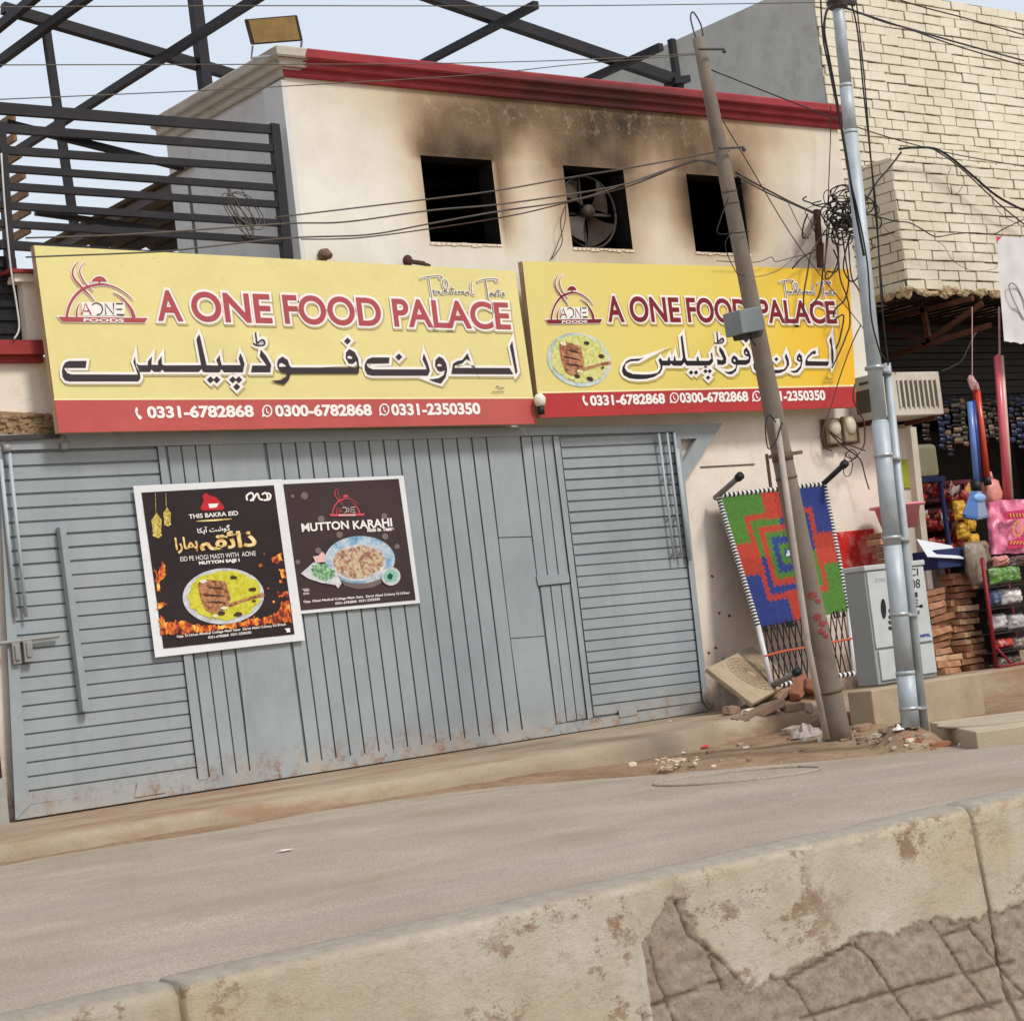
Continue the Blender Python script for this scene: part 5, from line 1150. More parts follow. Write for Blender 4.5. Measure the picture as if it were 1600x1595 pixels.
m.tube(ring, .013, 8); dsk = [V((p.x*.97+c.x*.03, p.y*.97+c.y*.03, T(p.x, p.y)+.005)) for p in ring[:-1]]; m.add(dsk+[V((c.x, c.y, T(c.x, c.y)+.02))], [(i, (i+1) % 60, 60) for i in range(60)])
m.build('manhole_cover', M_ROAD, smooth=True, tag=('large round dusty manhole cover in the road before the leaning pole', 'manhole cover'))
# ================================================================== CHARPOY leaning on the wall
tl = P(1122, 775, -.16); tr3 = P(1287, 755, -.16); tr3.z = tl.z = (tl.z+tr3.z)/2; bl = P(1207, 1072, -.78)
ux = V((1, 0, 0)); dvec = bl-tl; dvec.x = 0; Lc = dvec.length; dv = dvec/Lc; nrm = ux.cross(dv); 
if nrm.y > 0: nrm = -nrm
def cpx(x, y, d=0): p = PP(x, y, tl, nrm); return p+nrm*d
TLc, TRc, BLc, BRc = cpx(1122, 775), cpx(1288, 756), cpx(1206, 1072), cpx(1334, 1052)
WLc, WRc = cpx(1185, 980), cpx(1326, 953)
ch = thing('charpoy', BLc, 'charpoy bed with woven red green and blue webbing stood up against the cream wall', 'charpoy bed')
M_BLK = mat('black_rope', (24, 22, 26), .2, 30, .8); M_WHT = mat('white_rope', (214, 210, 206), .08, 30, .8); M_STL = mat('grey_bed_tube', (126, 122, 116), .15, 8, .5, .2)
def striped(p, q, nm, r=.028, n=44, mats=(M_BLK, M_WHT)):
    m = MB()
    for i in range(n):
        a, b = p+(q-p)*(i/n), p+(q-p)*((i+1)/n); m.tube([a, b], r*(1.0 if i % 2 else .93), 8, i % 2)
    return m.build(nm, list(mats), ch)
striped(TLc, WLc, 'side_rail', n=84); striped(TRc, WRc, 'side_rail', n=76)
m = MB(); m.tube([WLc, BLc], .028, 8); m.build('bare_rail', mat('white_bed_paint', (206, 202, 198), .06, 8, .4), ch, True)
m = MB(); m.tube([WRc, BRc], .028, 8); m.build('bare_rail', mat('white_bed_paint', (206, 202, 198)), ch, True)
striped(TLc, TRc, 'top_rail', n=50); striped(BLc, BRc, 'bottom_rail', n=36)
for c, tip in ((TLc, (1151, 742)), (TRc, (1313, 722)), (BLc, (1243, 1050))):
    e = c+nrm*.05; t = PP(*tip, c+nrm*.40, nrm); t = c+nrm*.42+(t-c-nrm*.42)*.6
    m = MB(); m.tube([c-nrm*.05, t], .03, 10); lg = m.build('leg', M_STL if c is not TRc else mat('dark_bed_tube', (60, 54, 52), .2), ch, True)
    m = MB(); m.tube([t-(t-c).normalized()*.03, t+(t-c).normalized()*.03], .044, 12); m.build('rubber_foot', mat('black_plastic', (30, 30, 32)), lg, True)
WC = [mat('green_webbing', (72, 120, 36), .25, 25, .7, bump=.4), mat('orange_red_webbing', (178, 56, 34), .2, 25, .7, bump=.4), mat('blue_webbing', (36, 54, 124), .25, 25, .7, bump=.4), mat('white_webbing', (220, 220, 220))]
GR_, RD_, BL_ = 0, 1, 2
def weave(a, b):
    r = max(abs(a), abs(b)); q = min(abs(a), abs(b))
    C = {(0, 0): GR_, (1, 0): BL_, (1, 1): GR_, (0, 1): BL_}[(int(a > 0), int(b > 0))]
    if r < .03: return 3
    if r > .55 and q < .24: return RD_
    if r > .66: return C
    if r > .57: return RD_
    if r > .46: return C
    if r > .36: return RD_
    if r > .27: return GR_
    if r > .16: return BL_
    return GR_ if r > .07 else BL_
mb = MB(); NU, NV = 120, 140
for j in range(NV):
    for i in range(NU):
        sgn0 = (1 if i < NU/2 else -1)*(1 if j < NV/2 else -1)
        jag = (((i+sgn0*j)//3) % 2)*.026-.013
        u0, u1, v0, v1 = i/NU, (i+1)/NU, j/NV, (j+1)/NV
        a = (u0+u1)-1+jag; b = (v0+v1)-1-jag*.8
        def W(u, v, d=0): return lerp(lerp(TLc, TRc, u), lerp(WLc, WRc, u), v)+nrm*d
        sgn = 1 if (a < 0) else -1; sgn *= 1 if b < 0 else -1
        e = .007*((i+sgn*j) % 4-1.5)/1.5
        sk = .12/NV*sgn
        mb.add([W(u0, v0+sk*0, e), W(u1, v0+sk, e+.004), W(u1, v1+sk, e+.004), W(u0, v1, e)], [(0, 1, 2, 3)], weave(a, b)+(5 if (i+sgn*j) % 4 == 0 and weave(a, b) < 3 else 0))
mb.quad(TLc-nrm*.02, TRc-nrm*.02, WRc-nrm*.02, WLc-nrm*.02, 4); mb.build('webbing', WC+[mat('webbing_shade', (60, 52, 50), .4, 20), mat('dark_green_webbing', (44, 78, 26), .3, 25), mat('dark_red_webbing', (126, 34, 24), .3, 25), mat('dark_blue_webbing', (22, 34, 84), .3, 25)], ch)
m = MB()
for i in range(15):
    u = i/15; u2 = min(1, max(0, u+.11)); u3 = max(0, u-.11)
    for t in (u2, u3): m.tube([lerp(WLc, WRc, u), lerp(BLc, BRc, t)], .007, 5)
for i in range(40): 
    u = rnd.random(); p = lerp(WLc, WRc, u); m.tube([p-dv*.03, p+dv*.06], .008, 5)
m.build('netting', M_BLK, ch)
m = MB(); m.tube(spline([cpx(1193, 1026, .02), cpx(1225, 1018, .03), cpx(1260, 1012, .02), cpx(1330, 998, .02)], 5), .012, 6); m.build('orange_cord', mat('orange_cord', (196, 92, 60), .1), ch)

# carved stone slab leaning beside it
Ls, Ts, Bs = P(1104, 1043, -.62), P(1174, 1009, -.2), P(1176, 1099, -1.08); Rs = Ts+Bs-Ls
sl_ = thing('stone_slab', Bs, 'dusty square slab carved with a swirl leaning between the gate and the charpoy', 'stone slab')
nn = (Bs-Ls).cross(Ts-Ls).normalized(); 
if nn.y > 0: nn = -nn
M_SLB = mat('dusty_sandstone', (166, 146, 120), .15, 5, .95, bump=.5, bscale=50, dirt=(128, 104, 84))
m = MB(); m.prism([Ls, Bs, Rs, Ts], [p-nn*.05 for p in (Ls, Bs, Rs, Ts)]); m.build('slab', M_SLB, sl_, bevel=.008)
m = MB(); cs = (Ls+Rs)/2; e1 = (Bs-Ls).normalized(); e2 = nn.cross(e1)
for q in range(1, 6): m.tube([cs+nn*.004+(e1*math.cos(t*math.pi/24)+e2*math.sin(t*math.pi/24))*(.055*q) for t in range(49)], .003, 5)
for q in range(24):
    a_ = q*math.pi/12; m.tube(spline([cs+nn*.005+(e1*math.cos(a_+.5*s)+e2*math.sin(a_+.5*s))*(.06+.2*s) for s in (0, .33, .66, 1)], 3), .0025, 5)
m.build('carving', M_SLB, sl_, True)

# ================================================================== RUBBLE AND LITTER
M_RUB = [mat('rubble_brown', (142, 116, 96), .2, 9, .95, bump=.7), mat('rubble_red', (150, 100, 78), .2, 9, .95, bump=.7), mat('rubble_grey', (166, 150, 134), .15, 9, .95, bump=.7), mat('rubble_pale', (216, 202, 184), .1, 9, .95, bump=.5)]
def rock(c, sx, sy, sz, rot, seed, m_, name, tag):
    r_ = random.Random(seed); mb = MB(); n = 0
    vs = []
    for dx in (-1, -.35, .35, 1):
        for dy in (-1, 0, 1):
            for dz in (-1, 1):
                e = 1-.18*(abs(dx) == 1)-.12*(abs(dy) == 1)
                vs.append(V((dx*sx*(1+r_.uniform(-.12, .12)), dy*sy*(e+r_.uniform(-.15, .1)), dz*sz*(e+r_.uniform(-.2, .12)))))
    I = lambda a, b, d: a*6+b*2+d
    fs = []
    for a in range(3):
        for b in range(2): fs += [(I(a, b, 1), I(a+1, b, 1), I(a+1, b+1, 1), I(a, b+1, 1)), (I(a, b, 0), I(a, b+1, 0), I(a+1, b+1, 0), I(a+1, b, 0))]
        fs += [(I(a, 0, 0), I(a+1, 0, 0), I(a+1, 0, 1), I(a, 0, 1)), (I(a, 2, 0), I(a, 2, 1), I(a+1, 2, 1), I(a+1, 2, 0))]
    for b in range(2): fs += [(I(0, b, 0), I(0, b, 1), I(0, b+1, 1), I(0, b+1, 0)), (I(3, b, 0), I(3, b+1, 0), I(3, b+1, 1), I(3, b, 1))]
    mt = Matrix.Rotation(rot[2], 3, 'Z') @ Matrix.Rotation(rot[1], 3, 'Y') @ Matrix.Rotation(rot[0], 3, 'X')
    mb.add([mt @ v_+V(c) for v_ in vs], fs)
    return mb.build(name, m_, bevel=min(sx, sy, sz)*.25, tag=tag)
def stone_px(px, py, wpx, hpx, mi, seed, tag, name='rubble_stone', tilt=0., long_=1., lift=.0):
    g_ = G(px, py+hpx*.5); sc_ = FPX/((g_-CAM).dot(FW)); sx = wpx/sc_/2/.82; sz = hpx/sc_/2
    return rock((g_.x, g_.y+sx*.3, g_.z+sz*.75+lift), sx, max(sx*.55, sz), sz, (0, tilt, rnd.uniform(-.4, .4)), seed, M_RUB[mi], name, tag)
hp = 'rubble heap at the foot of the charpoy'
for i, (x, y, w_, h, mi, t, lab) in enumerate(((1147, 1108, 30, 18, 0, .1, 'brown block at the left end of the rubble below the slab'), (1200, 1108, 62, 16, 0, -.25, 'long brown stone lying across the front of the heap'), (1255, 1085, 40, 20, 1, -.6, 'tall reddish brick standing tilted in the rubble heap'),
    (1275, 1082, 26, 26, 1, .4, 'reddish chunk at the top right of the heap against the pole'), (1243, 1103, 34, 17, 0, 0, 'rounded brown stone low in the heap left of the white conduit'), (1264, 1104, 18, 18, 2, .3, 'small pale cut stone near the conduit foot'), (1226, 1090, 40, 15, 0, -.3, 'broad brown stone in the middle of the heap'),
    (1188, 1108, 40, 9, 3, 0, 'flat white plaster flake in front of the slab'), (1186, 1098, 17, 15, 3, .3, 'white plaster lump under the slab corner'), (1160, 1122, 24, 9, 0, 0, 'flat brown chip in front of the left heap end'), (1172, 1116, 18, 10, 0, 0, 'small brown lump in front of the slab'), (1197, 1120, 16, 7, 2, 0, 'tiny grey chip at the front of the heap'),
    (1340, 1120, 34, 22, 1, .2, 'brown brick lump right of the leaning pole'), (1352, 1135, 30, 13, 0, 0, 'flat brown stone between leaning pole and plinth'), (1372, 1148, 26, 9, 2, 0, 'low grey stone in front of the plinth'), (1352, 1153, 20, 8, 0, 0, 'small brown stone at the leaning pole foot'), (1385, 1140, 22, 10, 0, .1, 'dark brown stone by the steel pole footing'),
    (1472, 1161, 32, 9, 1, 0, 'flat brick piece in front of the raised slab'), (1503, 1162, 10, 6, 3, 0, 'tiny white stone right of the brick piece'), (1251, 1138, 46, 15, 2, 0, 'flat grey concrete block left of the leaning pole'), (1273, 1128, 36, 16, 0, -.4, 'broken brown tile leaning on the grey block'), (1299, 1150, 16, 10, 3, 0, 'pale round stone at the conduit foot'),
    (1285, 1154, 12, 9, 3, 0, 'white lump left of the pale round stone'), (1116, 1196, 9, 4, 3, 0, 'small white chip on the dirt before the heap'), (1157, 1162, 12, 4, 2, 0, 'small flat stone out on the dirt shoulder'), (1166, 1167, 9, 3, 3, 0, 'smallest pale flake out on the dirt shoulder'))):
    stone_px(x, y, w_, h, mi, 100+i, (lab, 'stone', hp if y < 1125 else 'stones around the poles'), tilt=t, lift=(.05 if 1085 < y < 1100 else .09 if y <= 1085 else 0))
for i in range(95):
    q = rnd.random()
    if q < .55: px, py = rnd.gauss(1225, 70), rnd.gauss(1128, 16)
    elif q < .8: px, py = rnd.uniform(1320, 1410), rnd.uniform(1122, 1162)
    else: px, py = rnd.uniform(980, 1300), rnd.uniform(1165, 1200)
    s_ = rnd.uniform(4, 13)
    if i % 5 == 0: px, py = rnd.gauss(1428, 22), rnd.uniform(1146, 1170)
    stone_px(px, py, s_, s_*rnd.uniform(.35, .7), rnd.choice((0, 0, 1, 2, 2, 3)), 400+i, ('small loose pebble or chip scattered round the pole feet', 'pebble', 'pebbles scattered round the poles'), name='pebble')
# litter
def crumple(px, py, wpx, hpx, m_, name, tag, seed):
    g_ = G(px, py); sc_ = FPX/((g_-CAM).dot(FW)); r_ = random.Random(seed); mb = MB(); nx, ny = 9, 6
    for j in range(ny):
        for i in range(nx):
            u, v_ = i/(nx-1)-.5, j/(ny-1)-.5
            mb.v.append(g_+V((u*wpx/sc_*1.2+r_.uniform(-.01, .01), v_*wpx/sc_*.8, .01+abs(hpx/sc_*(1-2.0*max(abs(u), abs(v_)))*r_.uniform(.5, 1.2)))))
    for j in range(ny-1):
        for i in range(nx-1): a = j*nx+i; mb.f.append([a, a+1, a+nx+1, a+nx]); mb.m.append(0)
    return mb.build(name, m_, tag=tag)
M_RP = mat('red_plastic', (196, 52, 56), .15, 20, .4); M_WP = mat('white_plastic_film', (222, 216, 206), .06, 20, .4); M_GP = mat('grey_plastic_film', (158, 146, 138), .1, 12, .35)
crumple(1097, 1169, 22, 6, M_RP, 'crushed_cup', ('crushed red and white cup lying on the dirt', 'litter'), 3); crumple(1088, 1168, 10, 5, M_WP, 'paper_scrap', ('white paper scrap touching the crushed red cup', 'litter'), 4)
crumple(1262, 1152, 44, 26, M_GP, 'plastic_bag', ('crumpled grey plastic bag at the foot of the leaning pole', 'bag'), 5)
crumple(1040, 1177, 10, 6, M_WP, 'paper_scrap', ('small white scrap left on the dirt above the white rubbish pile', 'litter'), 6); crumple(1066, 1178, 9, 3, M_WP, 'paper_scrap', ('tiny white flake between the rubbish pile and red cup', 'litter'), 7)
crumple(446, 1330, 20, 2, M_WP, 'paper_scrap', ('thin white scrap alone on the road near the gate', 'litter'), 8); crumple(1404, 1142, 16, 10, M_WP, 'paper_scrap', ('white crumpled wrapper beside the steel pole footing', 'litter'), 9)
g_ = G(1057, 1203); mb = MB()
for i in range(26):
    a_ = rnd.uniform(0, 6.3); p = g_+V((rnd.uniform(-.16, .16), rnd.uniform(-.12, .12), .02+rnd.uniform(0, .06))); q = p+V((math.cos(a_)*.09, math.sin(a_)*.07, rnd.uniform(-.02, .05)))
    mb.beam(p, q, .02, .006)
mb.build('rubbish_pile', mat('straw_white', (214, 196, 172), .15, 20), tag=('small pile of white straw rubbish on the road edge', 'litter'))

# ================================================================== SHOP GOODS
def pillow(mb, x0, x1, y, dep, z0, z1, seed=0, nx=10, ny=10, mi=0):
    r_ = random.Random(seed)
    for side in (-1, 1):
        o_ = len(mb.v)
        for j in range(ny+1):
            for i in range(nx+1):
                u, v_ = i/nx*2-1, j/ny*2-1
                h = max(0, (1-abs(u)**4)*(1-abs(v_)**3))**.5*dep*(1+r_.uniform(-.22, .22))
                mb.v.append(V((lerp(x0, x1, (u*(1-.06*(1-v_*v_))+1)/2)+r_.uniform(-.004, .004), y+side*h, lerp(z0, z1, (v_+1)/2)+r_.uniform(-.004, .004))))
        for j in range(ny):
            for i in range(nx): a = o_+j*(nx+1)+i; mb.f.append([a, a+1, a+nx+2, a+nx+1]); mb.m.append(mi)
def pbox(x0, y0, x1, y1, Y, dep):
    ym, xm = (y0+y1)/2, (x0+x1)/2
    return P(x0, ym, Y).x, P(x1, ym, Y).x, Y, Y+dep, P(xm, y1, Y).z, P(xm, y0, Y).z
# stacked flat bricks
M_BR = [mat('stack_brick_tan', (176, 130, 98), .2, 12, .95, bump=.6), mat('stack_brick_brown', (150, 106, 80), .2, 12, .95, bump=.6), mat('stack_brick_pale', (196, 158, 124), .2, 12, .95, bump=.6)]
proto = []
for i in range(6):
    r_ = random.Random(40+i); hx, hz = r_.uniform(.15, .2), r_.uniform(.058, .068); mb = MB(); n_ = 7
    for a in range(n_+1):
        x = -hx+2*hx*a/n_
        for (yy, zz) in ((-.1, 0), (-.1, hz), (.1, hz), (.1, 0)): mb.v.append(V((x+r_.uniform(-.006, .006), yy+r_.uniform(-.012, .012), zz+(r_.uniform(-.007, .004) if zz else 0))))
    for a in range(n_):
        for q in range(4): mb.f.append([a*4+q, a*4+(q+1) % 4, a*4+4+(q+1) % 4, a*4+4+q][::-1]); mb.m.append(0)
    mb.f += [[0, 1, 2, 3], [n_*4+3, n_*4+2, n_*4+1, n_*4]]; mb.m += [0, 0]
    proto.append(mb.build('brick', M_BR[i % 3], org=(0, 0, 0), bevel=.006))
usedp = [False]*6
def put_brick(x, y, z, rz, ry, lab, grp):
    i = rnd.choice((0, 1, 2, 3, 4, 0, 1, 3, 4, 5)); o = proto[i]
    if usedp[i]: o = o.copy(); sc.collection.objects.link(o)
    usedp[i] = True
    o.location = (x, y, z); o.rotation_euler = (0, ry, rz); settag(o, lab, 'brick', grp)
YS = -1.1
for col, (xa, ya, n, tilt) in enumerate(((1484, 1050, 13, -.12), (1522, 1045, 15, 0.0))):
    base = P(xa, ya, YS)
    for r_ in range(n):
        put_brick(base.x+rnd.uniform(-.05, .05)+(-.02*r_ if col == 0 else 0)*.2, YS+.1+rnd.uniform(-.06, .03), FZ+.002+r_*.071, rnd.uniform(-.2, .2), (tilt if r_ > 3 else 0)+rnd.uniform(-.03, .03)*(3 if r_ > n-3 else 1), 'flat brown brick in the stack between the grey cabinet and the red rack', 'bricks in the stack')
base = P(1405, 1000, -.45)
for r_ in range(22): put_brick(base.x+rnd.uniform(-.02, .02), -.45+rnd.uniform(-.02, .02), FZ+.002+r_*.073, rnd.uniform(-.08, .08), rnd.uniform(-.02, .02), 'flat reddish brick in the tall stack behind the steel pole', 'bricks in the tall stack')
topz = FZ+22*.073
# tub on that stack
tub = thing('pink_tub', (base.x, -.45, topz), 'pink plastic tub standing on the brick stack behind the steel pole', 'tub')
c = P(1402, 795, -.45); m = MB(); prof_ = [(.0, .02), (.19, .02), (.25, .25), (.31, .26), (.31, .285), (.24, .285), (.18, .06), (0, .06)]
vs = []; n = 28
for r_, z in prof_: vs += [V((c.x+r_*math.cos(2*math.pi*k/n), -.45+r_*math.sin(2*math.pi*k/n), topz+z)) for k in range(n)]
m.add(vs, [(i*n+k, i*n+(k+1) % n, (i+1)*n+(k+1) % n, (i+1)*n+k) for i in range(len(prof_)-1) for k in range(n)]); m.build('tub_body', mat('pink_plastic', (226, 140, 150), .06, 6, .4, bump=0), tub, True)
# soda crates with bottles
M_CRT = mat('maroon_crate_plastic', (96, 22, 32), .2, 8, .5, bump=.05); M_CAPS = mat('white_bottle_caps', (210, 196, 190), .1, 30, .5)
cr0 = None
def crate_parts(name, x0, x1, y0, y1, z0, z1, label):
    t = thing(name, ((x0+x1)/2, y0, z0), label, 'crate', 'maroon soda crates in the shop')
    m = MB()
    for z in (z0, z0+(z1-z0)*.45, z1-(z1-z0)*.16): m.box(x0, x1, y0, y0+.02, z, z+(z1-z0)*.16); m.box(x0, x0+.02, y0+.021, y1, z, z+(z1-z0)*.16); m.box(x1-.02, x1, y0+.021, y1, z, z+(z1-z0)*.16)
    for k in range(6): x = lerp(x0+.021, x1-.05, k/5); m.box(x, x+.025, y0+.003, y0+.019, z0+(z1-z0)*.161, z1-(z1-z0)*.161)
    m.box(x0+.021, x1-.021, y0+.021, y1, z0, z0+.02); m.build('crate_shell', M_CRT, t)
for (a, lab) in (((1438, 752, 1470, 784), 'maroon soda crate on top of the left pile behind the post'), ((1440, 796, 1474, 830), 'maroon soda crate in the middle of the left pile'), ((1443, 840, 1478, 872), 'maroon soda crate at the bottom of the left pile'), ((1476, 750, 1520, 788), 'maroon soda crate on top of the right pile beside the post'), ((1478, 794, 1506, 832), 'maroon soda crate half hidden by yellow packets'), ((1481, 832, 1512, 862), 'maroon soda crate low behind the white paper sheet')):
    crate_parts('soda_crate', *pbox(*a, .35, .38), lab)
M_RPK = [mat('glossy_red_packet', (176, 28, 34), .3, 9, .25, bump=.4, dirt=(232, 214, 190), dscale=14, damt=.9), mat('white_red_packet', (206, 190, 176), .2, 9, .25, bump=.4, dirt=(180, 40, 40), dscale=14, damt=.9), mat('amber_packet', (206, 150, 60), .3, 9, .25, bump=.4, dirt=(176, 40, 34), dscale=12, damt=.9)]
for i in range(54):
    bx_, by_ = ((1455, 768), (1457, 812), (1497, 770), (1492, 812), (1496, 846), (1460, 856))[i % 6]
    p = P(bx_+rnd.uniform(-15, 20), by_+rnd.uniform(-12, 12), .3-rnd.uniform(0, .12)); mb = MB(); pillow(mb, -.07, .07, 0, .025, -.05, .05, i, 6, 6)
    mt = Matrix.Rotation(rnd.uniform(-1.2, 1.2), 3, 'Y') @ Matrix.Rotation(rnd.uniform(-.6, .6), 3, 'X'); mb.v = [p+mt @ q for q in mb.v]
    mb.build('sweet_packet', M_RPK[rnd.choice((0, 0, 0, 1, 2))], smooth=True, tag=('small glossy red and white packet heaped in the soda crates', 'packet', 'packets heaped in the crates'))
x0, x1, y0, y1, z0, z1_ = pbox(1438, 872, 1535, 980, .35, .4)
m = MB(); m.box(x0, x1, .3, .8, FZ+.001, P(1480, 873, .3).z); m.build('shop_counter', mat('dark_counter', (58, 44, 38), .25, 5), tag=('dark wooden counter carrying the soda crates in the shop', 'counter'))
cx0, cx1, cy0, cy1, cz0, cz1 = pbox(1430, 693, 1467, 745, .1, .3)
cool = thing('water_cooler', ((cx0+cx1)/2, cy0, cz0), 'beige plastic panel box standing above the left crates in the shop', 'box')
m = MB(); m.box(cx0, cx1, cy0, cy1, cz0, cz1); m.build('box_shell', mat('beige_plastic', (190, 182, 146), .05, 5, .5, bump=.03), cool, bevel=.05)
m = MB(); m.box(cx0+.05, cx1-.05, cy0-.006, cy0-.001, cz0+.06, cz1-.06); m.build('box_front', mat('beige_front', (178, 170, 136), .05), cool, bevel=.02)
m = MB(); m.box(cx0-.1, cx1+.05, .08, .5, cz0-.06, cz0-.003); m.tube([V((cx1, .12, cz0-.06)), V((cx1, .12, P(1470, 873, .3).z))], .03, 8); m.tube([V((cx0, .45, cz0-.06)), V((cx0, .45, FZ))], .03, 8); m.build('wall_shelf', mat('shelf_blue_steel', (44, 48, 92), .2), tag=('dark blue steel shelf carrying the beige box', 'shelf'))
# yellow packets, blue box, paper sheet
M_YEL = mat('yellow_packet', (206, 160, 50), .35, 14, .4, bump=.3)
for i, a in enumerate(((1490, 782, 1508, 812), (1506, 788, 1522, 830), (1494, 816, 1514, 842), (1512, 834, 1530, 864))):
    x0, x1, y0, y1, z0, z1_ = pbox(*a, .05+.04*i, .1); mb = MB(); pillow(mb, x0, x1, y0, .05, z0, z1_, i)
    mb.build('snack_packet', M_YEL, tag=(('top left yellow packet hanging in front of the crates', 'right yellow packet hanging behind the blue duster', 'middle yellow packet in front of the half hidden crate', 'lowest yellow packet over the white paper sheet')[i], 'packet', 'yellow snack packets'))
x0, x1, y0, y1, z0, z1_ = pbox(1468, 874, 1541, 904, -1.25, .4)
topb = FZ+15*.073+.03; bx = thing('blue_box', ((x0+x1)/2, -1.2, topb), 'dark blue carton with two white labels lying on the brick stack', 'box')
z0, z1_ = topb, topb+(z1_-z0); m = MB(); m.box(x0, x1, -1.24, -.9, z0, z1_); m.build('carton', mat('navy_card', (34, 42, 86), .2, 5, .6), bx, bevel=.008)
m = MB()
for u in (.66, .8): m.box(lerp(x0, x1, u), lerp(x0, x1, u+.08), -1.246, -1.241, lerp(z0, z1_, .35), lerp(z0, z1_, .8))
m.build('white_label', M_WP, bx)
A = [P(1432, 842, -1.0), P(1486, 852, -1.0), P(1506, 872, -1.28), P(1449, 869, -1.28)]
m = MB(); m.prism(A, [p-V((0, 0, .008)) for p in A]); m.build('paper_sheet', mat('white_card_sheet', (206, 206, 208), .05, 6, .6), tag=('white printed card sheet lying tilted over the blue carton', 'sheet'))
m = MB(); c = P(1512, 862, -1.1); pillow(m, c.x-.2, c.x+.16, c.y-.12, .1, c.z-.16, c.z+.1, 31, 16, 12)
for q in m.v: q.y += .05*nz(q.x*6, q.z*6)-.25*max(0, c.z-q.z)
m.build('sack', mat('brown_sacking', (122, 102, 80), .25, 14, .9, bump=.6), smooth=True, tag=('grey brown cloth sack bulging beside the white card sheet', 'sack'))
m = MB(); c = P(1524, 880, -1.3); pillow(m, c.x-.16, c.x+.16, c.y, .07, c.z-.24, c.z+.22, 77, 14, 14)
for q in m.v: q.x += .06*(q.z-c.z)+.02*nz(q.x*9, q.z*7); q.x = c.x+(q.x-c.x)*(1-.5*max(0, (c.z-q.z)/.24))
m.build('clear_bag', mat('clear_bag_film', (136, 122, 106), .25, 14, .35, bump=.5), smooth=True, tag=('greyish clear plastic bag drooping over the blue carton', 'bag'))
# hanging brooms
def handle(m, a, b, r_): m.tube([a, b], r_, 10)
YB_ = -.9
db = thing('blue_duster', P(1525, 815, YB_), 'blue handled fluffy duster hanging in the shop front', 'duster')
m = MB(); handle(m, P(1515, 628, YB_), P(1526, 752, YB_), .034); m.build('handle', mat('blue_plastic_tube', (92, 124, 186), .1, 6, .28, bump=0, spec=.6), db, True)
m = MB(); handle(m, P(1521, 626, YB_+.06), P(1530, 752, YB_+.06), .032); m.build('spare_handle', mat('deep_blue_tube', (46, 60, 120), .1, 6, .3, bump=0), db, True)
m = MB(); handle(m, P(1524, 752, YB_), P(1526, 768, YB_), .06); m.build('collar', mat('black_plastic', (30, 30, 32)), db, True)
m = MB()
for k in range(110):
    u = k/109; a_ = P(1518+u*14, 768, YB_+.05*math.sin(k*2.1)); b_ = P(1506+u*38, 806+4*math.sin(u*3.1)+2*math.sin(k*5), YB_+.12*math.sin(k*2.1)); m.tube([a_, b_], [.012, .02], 5, 0 if u < .55 else 1)
m.build('bristles', [mat('blue_bristle', (84, 116, 170), .15, 20), mat('grey_bristle', (140, 146, 166), .1, 20)], db)
m = MB(); m.ball(P(1530, 778, YB_-.08), .11, .04, .055, 12, 6); m.build('bristle_cap', mat('pale_blue_plastic', (130, 170, 214), .08, 6, .4), db, True)
od = thing('red_broom', P(1540, 750, YB_), 'orange red broom handles hanging bundled beside the blue duster', 'broom')
m = MB(); handle(m, P(1527, 610, YB_+.02), P(1543, 748, YB_+.02), .034); m.build('handle', mat('orange_plastic_tube', (196, 66, 36), .12, 6, .28, bump=0, spec=.6), od, True)
m = MB(); handle(m, P(1522, 600, YB_+.1), P(1537, 748, YB_+.1), .032); m.build('spare_handle', mat('dark_red_tube', (136, 28, 40), .12, 6, .3, bump=0), od, True)
m = MB(); m.ball(P(1519, 598, YB_), .05, .05, .08, 8, 6, jit=.2); m.ball(P(1526, 604, YB_), .03, .03, .05, 8, 6, jit=.2); m.tube([P(1519, 596, YB_), P(1519, 480, YB_)], .006, 5); m.build('tie_string', mat('pink_string', (196, 150, 150), .2), od)
m = MB(); m.tube([P(1541, 746, YB_), P(1544, 758, YB_)], .045, 10); m.build('collar', mat('black_plastic', (30, 30, 32)), od, True)
pb2 = thing('pink_broom', P(1572, 782, YB_), 'pink and white striped broom handle hanging at the right of the shop', 'broom')
m = MB(); handle(m, P(1558, 557, YB_), P(1574, 782, YB_), .042); m.build('handle', mat('pink_tube', (206, 92, 104), .12, 6, .28, bump=0, spec=.6), pb2, True)
m = MB(); handle(m, P(1563, 556, YB_+.01), P(1579, 782, YB_+.01), .036); m.build('spare_handle', mat('cream_tube', (200, 168, 150), .12, 6, .3, bump=0), pb2, True)
m = MB(); m.tube([P(1557, 558, YB_), P(1562, 552, YB_), P(1561, 480, YB_+.1)], .012, 6); m.build('hanging_string', mat('pink_string', (196, 150, 150)), pb2)
